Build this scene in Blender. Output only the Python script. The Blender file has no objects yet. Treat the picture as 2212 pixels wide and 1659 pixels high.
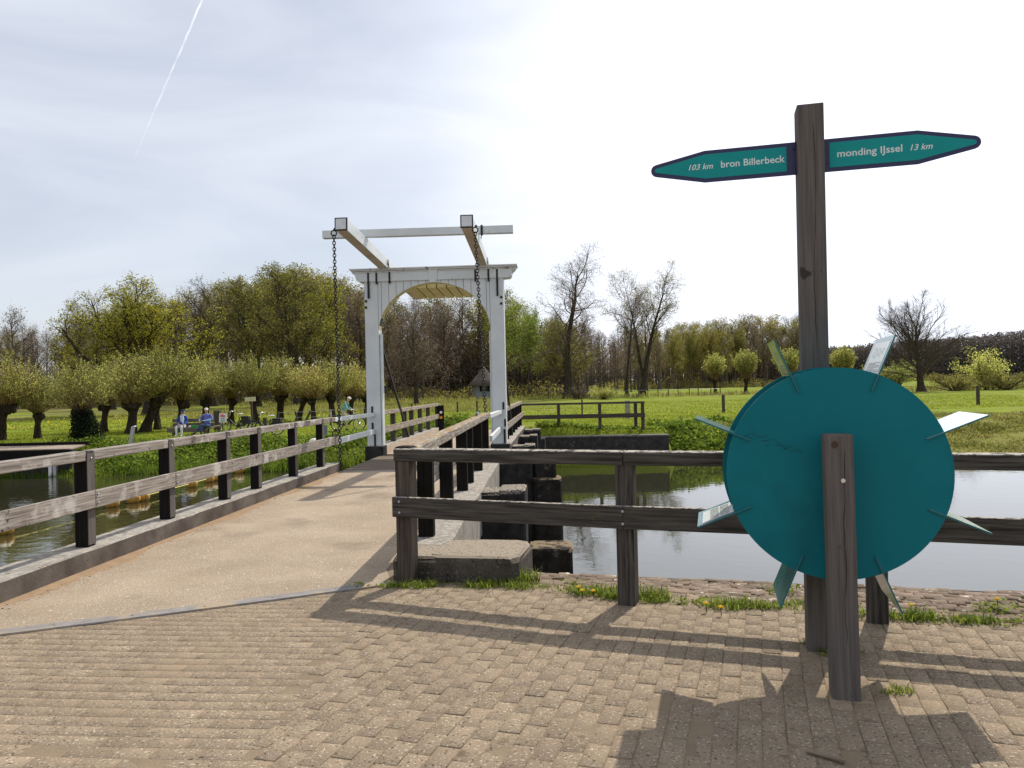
import bpy, bmesh, math, random
import numpy as np
from mathutils import Vector, Matrix, Euler
R = math.radians
rng = random.Random(7)
nrg = np.random.default_rng(11)
sc = bpy.context.scene
COL = sc.collection

# ------------------------------------------------------------------ camera
CAM = Vector((0, 0, 1.6)); ROLL = R(1.29); PITCH = R(0.29); FPX = 1661.0
_Rx = Matrix.Rotation(PITCH, 3, 'X')
_right = _Rx @ Vector((math.cos(ROLL), 0, -math.sin(ROLL)))
_up = _Rx @ Vector((math.sin(ROLL), 0, math.cos(ROLL)))
_fwd = _Rx @ Vector((0, 1, 0))
cd = bpy.data.cameras.new('camera'); cam = bpy.data.objects.new('camera', cd); COL.objects.link(cam)
cam.matrix_world = Matrix(((_right.x, _up.x, -_fwd.x, 0), (_right.y, _up.y, -_fwd.y, 0), (_right.z, _up.z, -_fwd.z, 1.6), (0, 0, 0, 1)))
cd.sensor_width = 36; cd.lens = 36 * FPX / 2212; cd.clip_start = 0.05; cd.clip_end = 30000
sc.camera = cam

def ray(x, y): return _fwd + _right * ((x - 1106) / FPX) - _up * ((y - 829.5) / FPX)
def gp(x, y, z=0):
    d = ray(x, y); return CAM + d * ((z - 1.6) / d.z)
def at(x, y, Y):
    d = ray(x, y); return CAM + d * (Y / d.y)

# ------------------------------------------------------------------ light
SUN_AZ, SUN_EL = R(30), R(48)
SUND = Vector((math.sin(SUN_AZ) * math.cos(SUN_EL), math.cos(SUN_AZ) * math.cos(SUN_EL), math.sin(SUN_EL)))
ld = bpy.data.lights.new('sun', 'SUN'); ld.energy = 4.3; ld.angle = R(0.6); ld.color = (1, 0.93, 0.82)
sun = bpy.data.objects.new('sun', ld); COL.objects.link(sun)
sun.rotation_mode = 'QUATERNION'; sun.rotation_quaternion = SUND.to_track_quat('Z', 'Y'); sun.location = SUND * 50

w = bpy.data.worlds.new('World'); sc.world = w; w.use_nodes = True
nt = w.node_tree; nt.nodes.clear()
def N(t, ty, **k):
    n = t.nodes.new(ty)
    for a, b in k.items(): setattr(n, a, b)
    return n
out = N(nt, 'ShaderNodeOutputWorld'); bg = N(nt, 'ShaderNodeBackground')
sky = N(nt, 'ShaderNodeTexSky', sky_type='NISHITA', sun_disc=False, sun_elevation=SUN_EL, sun_rotation=SUN_AZ, air_density=1.0, dust_density=1.0, ozone_density=1.0, altitude=20)
tc = N(nt, 'ShaderNodeTexCoord')
mp = N(nt, 'ShaderNodeMapping'); mp.inputs['Scale'].default_value = (1.0, 1.6, 4.5); mp.inputs['Rotation'].default_value = (0.1, 0.25, 0.5)
nt.links.new(tc.outputs['Generated'], mp.inputs[0])
nz = N(nt, 'ShaderNodeTexNoise'); nz.inputs['Scale'].default_value = 1.7; nz.inputs['Detail'].default_value = 7; nz.inputs['Roughness'].default_value = 0.52; nz.inputs['Distortion'].default_value = 0.6
nt.links.new(mp.outputs[0], nz.inputs['Vector'])
dp = N(nt, 'ShaderNodeVectorMath', operation='DOT_PRODUCT'); dp.inputs[1].default_value = (math.sin(R(40)) * math.cos(R(20)), math.cos(R(40)) * math.cos(R(20)), math.sin(R(20)))
nt.links.new(tc.outputs['Generated'], dp.inputs[0])
rp = N(nt, 'ShaderNodeMapRange'); rp.inputs['From Min'].default_value = 0.64; rp.inputs['From Max'].default_value = 0.97; rp.interpolation_type = 'SMOOTHSTEP'
nt.links.new(dp.outputs['Value'], rp.inputs['Value'])
rn = N(nt, 'ShaderNodeMapRange'); rn.inputs['From Min'].default_value = 0.30; rn.inputs['From Max'].default_value = 0.72
nt.links.new(nz.outputs['Fac'], rn.inputs['Value'])
m1 = N(nt, 'ShaderNodeMath', operation='MULTIPLY_ADD'); m1.inputs[1].default_value = 0.30; m1.inputs[2].default_value = 0.56   # veil everywhere
nt.links.new(rn.outputs[0], m1.inputs[0])
m2 = N(nt, 'ShaderNodeMath', operation='MULTIPLY_ADD', use_clamp=True); m2.inputs[1].default_value = 0.46
nt.links.new(rp.outputs[0], m2.inputs[0]); nt.links.new(m1.outputs[0], m2.inputs[2])
# brightness of the thin cloud: brighter round the sun
pw = N(nt, 'ShaderNodeMapRange'); pw.inputs['From Min'].default_value = 0.60; pw.inputs['From Max'].default_value = 1.0; pw.inputs['To Min'].default_value = 9.0; pw.inputs['To Max'].default_value = 13.2; pw.interpolation_type = 'SMOOTHSTEP'
nt.links.new(dp.outputs['Value'], pw.inputs['Value'])
cc = N(nt, 'ShaderNodeVectorMath', operation='SCALE'); cc.inputs[0].default_value = (0.935, 0.975, 1.07)
nm = N(nt, 'ShaderNodeMapRange'); nm.inputs['From Min'].default_value = .3; nm.inputs['From Max'].default_value = .7; nm.inputs['To Min'].default_value = .965; nm.inputs['To Max'].default_value = 1.07
nt.links.new(nz.outputs['Fac'], nm.inputs['Value']); pm = N(nt, 'ShaderNodeMath', operation='MULTIPLY'); nt.links.new(pw.outputs[0], pm.inputs[0]); nt.links.new(nm.outputs[0], pm.inputs[1])
nt.links.new(pm.outputs[0], cc.inputs['Scale'])
mx = N(nt, 'ShaderNodeMix', data_type='RGBA')
nt.links.new(m2.outputs[0], mx.inputs['Factor']); nt.links.new(sky.outputs[0], mx.inputs[6]); nt.links.new(cc.outputs[0], mx.inputs[7])
nt.links.new(mx.outputs[2], bg.inputs['Color']); bg.inputs['Strength'].default_value = 0.1
nt.links.new(bg.outputs[0], out.inputs[0])
sc.view_settings.view_transform = 'Standard'; sc.view_settings.look = 'None'; sc.view_settings.exposure = 0.0; sc.view_settings.gamma = 1

# ------------------------------------------------------------------ materials
def lin(r, g, b):
    f = lambda c: (c / 255 / 12.92) if c / 255 <= 0.04045 else ((c / 255 + 0.055) / 1.055) ** 2.4
    return (f(r), f(g), f(b), 1)
def L4(c): return tuple(c) + (1,) if len(c) == 3 else tuple(c)
def M(name, c1, c2=None, scale=6, rough=0.8, bump=0.0, bscale=None, coord='Object', stretch=(1, 1, 1), lo=0.35, hi=0.65,
      metal=0, spots=None, top=None, tint=None, trans=0, objrand=0, spec=0.4, detail=6, bdist=0.01):
    """Two colours mixed by noise; spots=[(colour, scale, threshold, width)]; top = (colour, scale, thr) only on upward faces."""
    m = bpy.data.materials.new(name); m.use_nodes = True; t = m.node_tree; b = t.nodes['Principled BSDF']; o = t.nodes['Material Output']
    b.inputs['Roughness'].default_value = rough; b.inputs['Metallic'].default_value = metal; b.inputs['Specular IOR Level'].default_value = spec
    tc = N(t, 'ShaderNodeTexCoord'); mp = N(t, 'ShaderNodeMapping'); mp.inputs['Scale'].default_value = stretch
    t.links.new(tc.outputs[coord], mp.inputs[0])
    def noise(sc_, det=detail, vec=None, rgh=0.6):
        n = N(t, 'ShaderNodeTexNoise'); n.inputs['Scale'].default_value = sc_; n.inputs['Detail'].default_value = det; n.inputs['Roughness'].default_value = rgh
        t.links.new(vec or mp.outputs[0], n.inputs['Vector']); return n.outputs['Fac']
    def ramp(v, a, c):
        r = N(t, 'ShaderNodeMapRange'); r.inputs['From Min'].default_value = a; r.inputs['From Max'].default_value = c
        t.links.new(v, r.inputs['Value']); return r.outputs[0]
    def mixc(f, a, c, mode='MIX'):
        x = N(t, 'ShaderNodeMix', data_type='RGBA', blend_type=mode)
        for s, v in ((0, f), (6, a), (7, c)):
            if isinstance(v, (tuple, float, int)): x.inputs[s].default_value = v
            else: t.links.new(v, x.inputs[s])
        return x.outputs[2]
    col = L4(c1)
    n1 = noise(scale)
    if c2: col = mixc(ramp(n1, lo, hi), L4(c1), L4(c2))
    for s in (spots or []):
        f = ramp(noise(s[1], 3, tc.outputs['Object']), s[2], s[2] + s[3]); col = mixc(f, col, L4(s[0]))
    if top:
        g = N(t, 'ShaderNodeNewGeometry'); sx = N(t, 'ShaderNodeSeparateXYZ'); t.links.new(g.outputs['Normal'], sx.inputs[0])
        a = ramp(sx.outputs['Z'], 0.3, 0.7); c = ramp(noise(top[1], 5, tc.outputs['Object']), top[2], top[2] + 0.08)
        mm = N(t, 'ShaderNodeMath', operation='MULTIPLY'); t.links.new(a, mm.inputs[0]); t.links.new(c, mm.inputs[1]); col = mixc(mm.outputs[0], col, L4(top[0]))
    if tint:
        a = N(t, 'ShaderNodeAttribute', attribute_name='tint'); col = mixc(tint, col, a.outputs['Color'], 'MULTIPLY')
    if objrand:
        oi = N(t, 'ShaderNodeObjectInfo'); h = N(t, 'ShaderNodeHueSaturation')
        r1 = N(t, 'ShaderNodeMapRange'); r1.inputs['To Min'].default_value = 1 - objrand; r1.inputs['To Max'].default_value = 1 + objrand; t.links.new(oi.outputs['Random'], r1.inputs['Value'])
        r2 = N(t, 'ShaderNodeMapRange'); r2.inputs['To Min'].default_value = 0.5 + objrand * 0.06; r2.inputs['To Max'].default_value = 0.5 - objrand * 0.06; t.links.new(oi.outputs['Random'], r2.inputs['Value'])
        t.links.new(r1.outputs[0], h.inputs['Value']); t.links.new(r2.outputs[0], h.inputs['Hue'])
        if isinstance(col, tuple): h.inputs['Color'].default_value = col
        else: t.links.new(col, h.inputs['Color'])
        col = h.outputs[0]
    if isinstance(col, tuple): b.inputs['Base Color'].default_value = col
    else: t.links.new(col, b.inputs['Base Color'])
    if bump:
        bn = N(t, 'ShaderNodeBump'); bn.inputs['Strength'].default_value = bump; bn.inputs['Distance'].default_value = bdist
        t.links.new(noise(bscale or scale * 2, 8), bn.inputs['Height']); t.links.new(bn.outputs[0], b.inputs['Normal'])
    if trans:
        tr = N(t, 'ShaderNodeBsdfTranslucent'); ms = N(t, 'ShaderNodeMixShader'); ms.inputs[0].default_value = trans
        if isinstance(col, tuple): tr.inputs['Color'].default_value = col
        else: t.links.new(col, tr.inputs['Color'])
        t.links.new(b.outputs[0], ms.inputs[1]); t.links.new(tr.outputs[0], ms.inputs[2]); t.links.new(ms.outputs[0], o.inputs[0])
    return m

WG = (1.2, 26, 26)
m_rail = M('weathered_grey_wood', (.16, .135, .115), (.40, .355, .315), 2.6, .9, .7, 3.2, 'UV', (.8, 22, 22), .36, .64, spots=[((.05, .042, .035), 9, .66, .03), ((.50, .46, .42), 3.5, .55, .12), ((.12, .10, .085), 2.2, .62, .12)], bdist=.008, spec=.1)
m_rail_lichen = M('lichened_grey_wood', (.16, .13, .105), (.40, .35, .29), 1.6, .9, .6, 2.2, 'UV', WG, .38, .62, top=((.30, .19, .06), 7, .5), spots=[((.62, .60, .52), 16, .60, .05), ((.06, .05, .04), 10, .68, .03)], bdist=.006, spec=.1)
m_darkrail = M('dark_weathered_wood', (.034, .030, .026), (.13, .115, .10), 1.6, .85, .6, 2.2, 'UV', WG, .36, .7, top=((.42, .38, .33), 22, .44), spots=[((.10, .11, .05), 5, .66, .1)], bdist=.006, spec=.08)
m_blackpost = M('tarred_black_wood', (.008, .0075, .007), (.020, .018, .016), 1.6, .75, .4, 2.2, 'UV', WG, .3, .7, spots=[((.14, .12, .09), 14, .72, .04)], bdist=.005, spec=.05)
m_brownpost = M('brown_grey_wood', (.045, .037, .03), (.12, .10, .08), 1.6, .85, .5, 2.2, 'UV', WG, .35, .68, spots=[((.10, .11, .05), 4, .62, .12)], bdist=.006, spec=.08)
m_signpost = M('hardwood_post', (.088, .077, .070), (.16, .142, .13), 2.2, .85, .4, 3.0, 'UV', (.8, 26, 26), .3, .7, bdist=.004, spec=.1, spots=[((.05, .042, .04), 7, .66, .06)])
m_white = M('white_paint', (.62, .66, .66), (.71, .74, .735), 2.5, .45, .12, 30, spots=[((.40, .40, .35), 5, .66, .10), ((.30, .27, .2), 26, .74, .03)], top=((.30, .28, .22), 9, .56), bdist=.004)
m_cream = M('cream_with_bounce', (.56, .48, .20), (.66, .58, .30), 3, .55, .15, 20, bdist=.004)  # yellow-cream includes light bounced onto the counterweight, held in the colour
m_tan = M('tan_tone', (.56, .45, .32), (.70, .60, .47), 2.2, .7, .2, 12, 'Object', (1, 1, 1), bdist=.004)  # tan tone for the beams' bottom faces and the counterweight core
m_iron = M('black_iron', (.010, .010, .011), (.03, .026, .024), 12, .55, .2, 40, metal=.2, bdist=.003)
m_steel = M('galvanised_steel', (.35, .36, .37), (.5, .5, .5), 14, .4, metal=.8)
m_deck = M('washed_aggregate_concrete', (.335, .26, .185), (.43, .34, .25), 1.3, .95, 1.0, 120, detail=8, spots=[((.62, .57, .48), 75, .60, .02), ((.17, .13, .095), 60, .61, .03), ((.26, .205, .15), .7, .56, .12), ((.40, .315, .22), 1.1, .56, .2), ((.85, .8, .72), 22, .68, .01)], spec=.1, bdist=.010)
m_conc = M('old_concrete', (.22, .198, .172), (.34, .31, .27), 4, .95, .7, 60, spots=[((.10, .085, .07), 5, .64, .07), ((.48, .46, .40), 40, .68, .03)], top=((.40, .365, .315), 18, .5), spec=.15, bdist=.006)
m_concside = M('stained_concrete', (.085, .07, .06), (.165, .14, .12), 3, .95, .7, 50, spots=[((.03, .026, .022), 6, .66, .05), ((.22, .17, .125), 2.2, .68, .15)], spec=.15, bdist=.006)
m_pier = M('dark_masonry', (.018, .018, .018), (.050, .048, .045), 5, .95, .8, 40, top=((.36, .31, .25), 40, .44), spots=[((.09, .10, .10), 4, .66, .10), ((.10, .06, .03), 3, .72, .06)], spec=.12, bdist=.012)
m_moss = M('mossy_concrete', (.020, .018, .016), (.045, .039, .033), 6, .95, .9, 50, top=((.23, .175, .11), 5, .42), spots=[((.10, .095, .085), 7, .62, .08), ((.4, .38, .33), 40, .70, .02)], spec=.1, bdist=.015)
m_brickwall = M('dark_old_brick', (.035, .033, .032), (.07, .064, .06), 5, .95, .6, 30, spots=[((.20, .19, .18), 8, .67, .05)], spec=.1)
m_plank = M('bridge_planks', (.075, .055, .04), (.21, .155, .105), 1.6, .9, .5, 2.2, 'UV', WG, .3, .7, spots=[((.06, .08, .03), 3, .64, .1)])
m_teal = M('teal_paint', (.003, .148, .178), (.005, .168, .198), 1.6, .5, .06, 180, spec=.14, bdist=.002, spots=[((.004, .12, .145), 2.2, .58, .2), ((.02, .19, .22), 60, .70, .03)])
m_tealdark = M('teal_edge', (.01, .13, .15), None, 3, .4)
m_navy = M('navy_paint', (.020, .022, .080), (.024, .026, .09), 5, .4)
m_signteal = M('sign_teal', (.008, .27, .27), (.009, .29, .285), 6, .45, spec=.15)
m_letter = M('white_lettering', (.68, .74, .74), None, 5, .5)
m_print = M('printed_sheet', (.62, .66, .62), (.72, .75, .70), 3, .22, spec=.6)
m_printgreen = M('printed_sheet_green', (.42, .48, .20), (.52, .56, .28), 4, .3)
m_plate = M('glossy_teal_plate', (.03, .17, .18), None, 3, .12, spec=.8)
m_platereflect = M('glossy_reflection_plate', (.55, .65, .66), None, 3, .15, spec=.8)  # pale reflected sky put into the plate colour
m_textink = M('printed_ink', (.16, .20, .20), None, 3, .5)
m_photo = M('printed_photo', (.10, .12, .10), (.42, .44, .40), 60, .35, coord='Object')
m_metalstrip = M('grey_steel_strip', (.20, .185, .175), (.27, .25, .235), 9, .7, .2, 90, spec=.2, spots=[((.34, .265, .19), 3, .50, .12)])
m_float = M('orange_float', (.62, .36, .07), (.40, .20, .03), 5, .6, top=((.72, .64, .46), 4, .34))
m_floatw = M('pale_float', (.74, .68, .60), (.80, .76, .7), 5, .5)
m_rope = M('yellow_rope', (.70, .58, .12), (.8, .72, .3), 20, .8)
m_bark = M('dark_bark', (.030, .024, .018), (.075, .06, .045), 6, .95, .9, 18, stretch=(1, 1, .35), spec=.1, bdist=.03)
m_barkw = M('willow_bark', (.020, .015, .010), (.058, .044, .030), 7, .95, 1.0, 14, stretch=(1, 1, .3), spots=[((.05, .085, .02), 3, .62, .1)], spec=.1, bdist=.05)
m_twig = M('brown_twigs', (.085, .066, .052), (.14, .11, .085), 3, .9, objrand=.25, spec=.05)
m_twigw = M('willow_shoots', (.20, .14, .06), (.30, .215, .09), 3, .85, objrand=.15, spec=.15)
m_farbark = M('wood_bark', (.075, .063, .054), (.14, .12, .10), 3, .95, objrand=.25, spec=.1)
def leafm(name, a, b, tr=.5, orr=.2): return M(name, a, b, .8, .7, tint=.8, trans=tr, objrand=orr, spec=.2)
m_leafoak = leafm('oak_bud_leaves', (.31, .30, .03), (.42, .39, .05), .6)
m_leafolive = leafm('olive_bud_leaves', (.265, .245, .052), (.355, .315, .08), .6)
m_leaffresh = leafm('fresh_green_leaves', (.24, .31, .04), (.34, .40, .06), .55)
m_leafbrown = leafm('brown_bud_haze', (.22, .165, .11), (.30, .225, .15), .55)
m_leafwillow = leafm('willow_leaves', (.48, .52, .12), (.64, .66, .19), .62)
m_leafivy = leafm('ivy_leaves', (.010, .018, .006), (.03, .045, .012), .2)
m_reed = leafm('bank_herb_leaves', (.13, .20, .022), (.26, .34, .045), .55, 0)
m_grassb = leafm('meadow_grass_blades', (.25, .31, .028), (.36, .40, .045), .5, 0)
m_weed = leafm('weed_leaves', (.17, .24, .025), (.29, .35, .05), .5, 0)
m_dry = leafm('dry_grass_blades', (.25, .27, .05), (.40, .37, .11), .5, 0)
m_yellow = M('dandelion_yellow', (.85, .60, .01), None, 5, .7)
m_black = M('black_plastic', (.012, .012, .013), (.02, .02, .02), 9, .5)
m_rubber = M('tyre_rubber', (.018, .018, .018), None, 9, .8)
m_chrome = M('bright_metal', (.75, .76, .78), None, 9, .25, metal=.9)
m_saddlew = M('pale_saddle_cover', (.72, .72, .70), None, 9, .6)
m_skin = M('skin', (.50, .29, .20), (.55, .33, .24), 9, .6)
m_blue = M('royal_blue_cloth', (.018, .055, .33), (.025, .075, .40), 9, .85)
m_navyc = M('navy_cloth', (.012, .02, .10), None, 9, .85)
m_whitec = M('white_cloth', (.68, .69, .74), (.76, .76, .8), 9, .85)
m_lilac = M('lilac_blue_cloth', (.13, .14, .42), (.17, .18, .48), 9, .85)
m_cuff = M('pale_blue_cloth', (.25, .42, .75), None, 9, .85)
m_jeans = M('denim_cloth', (.035, .06, .14), (.06, .09, .19), 12, .9)
m_beige = M('beige_cloth', (.45, .40, .26), None, 9, .9)
m_check = M('turquoise_checked_shirt', (.02, .17, .20), (.30, .55, .56), 9, .85, stretch=(1.2, 1.2, 1.2), lo=.47, hi=.53)
m_capw = M('cream_cap_cloth', (.70, .66, .60), None, 9, .85)
m_shoe = M('dark_shoe_leather', (.02, .017, .015), None, 9, .6)
m_green = M('green_plastic', (.01, .40, .08), None, 9, .4)
m_red = M('magenta_print', (.62, .03, .12), None, 9, .5)
m_paperw = M('white_board', (.80, .79, .77), None, 9, .5)
m_yellowboard = M('pale_yellow_board', (.62, .56, .36), (.5, .46, .3), 8, .7)
m_bluegrey = M('blue_grey_box', (.11, .17, .20), (.15, .21, .24), 8, .5)
m_thatch = M('grey_thatch', (.085, .07, .06), (.16, .13, .11), 4, .95, .9, 12, stretch=(4, 4, .6), spec=.1, bdist=.05)
m_hutwall = M('pale_plaster', (.20, .22, .24), (.26, .28, .30), 3, .9)
m_dull = M('dark_window', (.02, .02, .025), None, 4, .2)
m_orange = M('orange_mark', (.8, .18, .01), None, 4, .5)
m_bird = M('grey_feathers', (.12, .14, .17), (.22, .24, .27), 40, .8)
m_stick = M('driftwood', (.17, .12, .085), (.26, .20, .15), 3, .9, .4, 8, 'UV', WG)

# water
m_water = bpy.data.materials.new('canal_water'); m_water.use_nodes = True
t = m_water.node_tree; b = t.nodes['Principled BSDF']; b.inputs['Base Color'].default_value = (.030, .030, .014, 1)
b.inputs['Roughness'].default_value = .035; b.inputs['IOR'].default_value = 1.5; b.inputs['Specular IOR Level'].default_value = .75
tcw = N(t, 'ShaderNodeTexCoord'); mw = N(t, 'ShaderNodeMapping'); mw.inputs['Scale'].default_value = (1, 1.0, 1); t.links.new(tcw.outputs['Object'], mw.inputs[0])
n1 = N(t, 'ShaderNodeTexNoise'); n1.inputs['Scale'].default_value = 2.6; n1.inputs['Detail'].default_value = 3; t.links.new(mw.outputs[0], n1.inputs['Vector'])
n2 = N(t, 'ShaderNodeTexNoise'); n2.inputs['Scale'].default_value = .25; n2.inputs['Detail'].default_value = 2; t.links.new(mw.outputs[0], n2.inputs['Vector'])
sxw = N(t, 'ShaderNodeSeparateXYZ'); t.links.new(tcw.outputs['Object'], sxw.inputs[0])
mr = N(t, 'ShaderNodeMapRange'); mr.inputs['From Min'].default_value = -14; mr.inputs['From Max'].default_value = 3; mr.inputs['To Min'].default_value = .022; mr.inputs['To Max'].default_value = .0045; t.links.new(sxw.outputs['X'], mr.inputs['Value'])
mm = N(t, 'ShaderNodeMath', operation='MULTIPLY'); t.links.new(n1.outputs['Fac'], mm.inputs[0]); t.links.new(n2.outputs['Fac'], mm.inputs[1])
m3 = N(t, 'ShaderNodeMath', operation='MULTIPLY'); t.links.new(mm.outputs[0], m3.inputs[0]); t.links.new(mr.outputs[0], m3.inputs[1])
bw = N(t, 'ShaderNodeBump'); bw.inputs['Distance'].default_value = 1.0; bw.inputs['Strength'].default_value = 1.0; t.links.new(m3.outputs[0], bw.inputs['Height']); t.links.new(bw.outputs[0], b.inputs['Normal'])

# ------------------------------------------------------------------ mesh helper
def wloc(o):
    v = Vector((0, 0, 0))
    while o is not None: v += o.location; o = o.parent
    return v
class MB:
    def __init__(s): s.v = []; s.f = []; s.m = []; s.uv = []; s.sm = []
    def add(s, vs, fs, mi=0, uvs=None, smooth=False):
        o = len(s.v); s.v += [tuple(p) for p in vs]
        for i, f in enumerate(fs):
            s.f.append([o + k for k in f]); s.m.append(mi); s.sm.append(smooth); s.uv.append(uvs[i] if uvs else None)
    def bar(s, p0, p1, w, h, up=(0, 0, 1), mi=0, w2=None, h2=None, off=None):
        """box along p0->p1; w = size sideways, h = size along up."""
        p0, p1 = Vector(p0), Vector(p1); a = (p1 - p0); L = a.length; a.normalize(); up = Vector(up)
        side = a.cross(up).normalized(); u = side.cross(a).normalized()
        w2 = w if w2 is None else w2; h2 = h if h2 is None else h2
        vs = []
        for p, ww, hh in ((p0, w, h), (p1, w2, h2)):
            for sx, sy in ((-1, -1), (1, -1), (1, 1), (-1, 1)): vs.append(p + side * sx * ww / 2 + u * sy * hh / 2)
        r = rng.random() * 20 if off is None else off
        fs = [(0, 1, 2, 3)[::-1], (4, 5, 6, 7)]; uvs = [[(r, r), (r, r + w), (r + h, r + w), (r + h, r)]] * 2
        per = 0
        for i in range(4):
            j = (i + 1) % 4; d = (w, h, w, h)[i]
            fs.append((i, j, 4 + j, 4 + i)); uvs.append([(r, r + per), (r, r + per + d), (r + L, r + per + d), (r + L, r + per)]); per += d
        s.add(vs, fs, mi, uvs)
    def box(s, c, size, rz=0, mi=0):
        c = Vector(c); d = Vector((math.cos(rz), math.sin(rz), 0)) * size[0] / 2
        s.bar(c - d, c + d, size[1], size[2], mi=mi)
    def post(s, x, y, z0, z1, w, d=None, rz=0, mi=0, taper=1):
        d = d or w; u = (-math.sin(rz), math.cos(rz), 0)
        s.bar((x, y, z0), (x, y, z1), w, d, up=u, mi=mi, w2=w * taper, h2=d * taper)
    def tube(s, pts, rad, n=6, mi=0, caps=True, smooth=True):
        pts = [Vector(p) for p in pts]; k = len(pts); rad = rad if hasattr(rad, '__len__') else [rad] * k
        vs = []; ref = None
        for i, p in enumerate(pts):
            t = (pts[min(i + 1, k - 1)] - pts[max(i - 1, 0)]).normalized()
            if ref is None: ref = Vector((1, 0, 0)) if abs(t.x) < .8 else Vector((0, 1, 0))
            a = t.cross(ref).normalized(); b = t.cross(a); ref = b.cross(t) if False else ref
            for j in range(n):
                q = 2 * math.pi * j / n; vs.append(p + (a * math.cos(q) + b * math.sin(q)) * rad[i])
        fs = [(i * n + j, i * n + (j + 1) % n, (i + 1) * n + (j + 1) % n, (i + 1) * n + j) for i in range(k - 1) for j in range(n)]
        s.add(vs, fs, mi, None, smooth)
        if caps: s.add(vs[:n], [tuple(range(n))[::-1]], mi); s.add(vs[-n:], [tuple(range(n))], mi)
    def ring(s, c, ax, R_, r, n=24, m=6, mi=0, sx=1, upv=None):
        ax = Vector(ax).normalized(); a = (Vector(upv) if upv else ax.orthogonal()).normalized(); b = ax.cross(a); c = Vector(c); vs = []
        for i in range(n):
            q = 2 * math.pi * i / n; rd = a * math.cos(q) * sx + b * math.sin(q); o = c + rd * R_; rn = rd.normalized()
            for j in range(m):
                t = 2 * math.pi * j / m; vs.append(o + rn * math.cos(t) * r + ax * math.sin(t) * r)
        fs = [(i * m + j, i * m + (j + 1) % m, ((i + 1) % n) * m + (j + 1) % m, ((i + 1) % n) * m + j) for i in range(n) for j in range(m)]
        s.add(vs, fs, mi, None, True)
    def ell(s, c, r, n=10, m=7, mi=0, rot=None, jit=0):
        c = Vector(c); vs = []
        for i in range(m + 1):
            ph = math.pi * i / m
            for j in range(n):
                q = 2 * math.pi * j / n; k = 1 + (rng.uniform(-jit, jit) if jit else 0)
                p = Vector((r[0] * math.sin(ph) * math.cos(q) * k, r[1] * math.sin(ph) * math.sin(q) * k, r[2] * math.cos(ph) * k))
                if rot: p = rot @ p
                vs.append(c + p)
        fs = [(i * n + j, (i + 1) * n + j, (i + 1) * n + (j + 1) % n, i * n + (j + 1) % n) for i in range(m) for j in range(n)]
        s.add(vs, fs, mi, None, True)
    def lathe(s, c, prof, n=16, mi=0, smooth=True):
        c = Vector(c); vs = []
        for r, z in prof:
            for j in range(n):
                q = 2 * math.pi * j / n; vs.append(c + Vector((r * math.cos(q), r * math.sin(q), z)))
        fs = [(i * n + j, i * n + (j + 1) % n, (i + 1) * n + (j + 1) % n, (i + 1) * n + j) for i in range(len(prof) - 1) for j in range(n)]
        s.add(vs, fs, mi, None, smooth)
    def prism(s, poly, d0, d1, fr, mi=0, mi2=None):
        """poly: 2-D outline (CCW); fr(a,b,c)->Vector maps outline a,b and depth c; extruded d0..d1."""
        n = len(poly); vs = [fr(a, b, d0) for a, b in poly] + [fr(a, b, d1) for a, b in poly]
        uvq = [(a, b) for a, b in poly]
        s.add(vs, [tuple(range(n))[::-1], tuple(range(n, 2 * n))], mi, [uvq[::-1], uvq])
        s.add(vs, [(i, (i + 1) % n, n + (i + 1) % n, n + i) for i in range(n)], mi if mi2 is None else mi2)
    def build(s, name, mat, parent=None, bevel=0, tint=None, loc=None, recalc=True):
        o0 = wloc(parent) if parent else (Vector(loc) if loc else Vector((0, 0, 0)))
        me = bpy.data.meshes.new(name)
        me.from_pydata([(p[0] - o0.x, p[1] - o0.y, p[2] - o0.z) for p in s.v], [], s.f)
        for mt in (mat if isinstance(mat, (list, tuple)) else [mat]): me.materials.append(mt)
        me.polygons.foreach_set('material_index', s.m); me.polygons.foreach_set('use_smooth', s.sm)
        if any(u is not None for u in s.uv):
            ul = me.uv_layers.new(name='UVMap'); k = 0
            for f, u in zip(s.f, s.uv):
                for i in range(len(f)):
                    if u: ul.data[k + i].uv = u[i]
                k += len(f)
        if recalc:
            bm = bmesh.new(); bm.from_mesh(me); bmesh.ops.recalc_face_normals(bm, faces=bm.faces); bm.to_mesh(me); bm.free()
        o = bpy.data.objects.new(name, me); COL.objects.link(o)
        if parent: o.parent = parent
        elif loc: o.location = loc
        if bevel:
            b = o.modifiers.new('bevel', 'BEVEL'); b.width = bevel; b.segments = 2; b.limit_method = 'ANGLE'
        return o
def npmesh(name, V, F, mats, mi=None, tint=None, parent=None, smooth=False):
    """fast mesh: V (n,3), F (k,4) or (k,3)."""
    V = np.asarray(V, dtype=np.float32); F = np.asarray(F, dtype=np.int32); k, c = F.shape
    me = bpy.data.meshes.new(name); me.vertices.add(len(V)); me.vertices.foreach_set('co', V.ravel())
    me.loops.add(k * c); me.loops.foreach_set('vertex_index', F.ravel()); me.polygons.add(k)
    me.polygons.foreach_set('loop_start', np.arange(0, k * c, c, dtype=np.int32))
    if mi is not None: me.polygons.foreach_set('material_index', np.asarray(mi, dtype=np.int32))
    if smooth: me.polygons.foreach_set('use_smooth', np.ones(k, dtype=bool))
    for m in mats: me.materials.append(m)
    me.update(calc_edges=True)
    if tint is not None:
        a = me.color_attributes.new('tint', 'FLOAT_COLOR', 'POINT'); c4 = np.ones((len(V), 4), dtype=np.float32); c4[:, :3] = tint; a.data.foreach_set('color', c4.ravel())
    me.validate()
    o = bpy.data.objects.new(name, me); COL.objects.link(o)
    if parent: o.parent = parent
    return o
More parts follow.
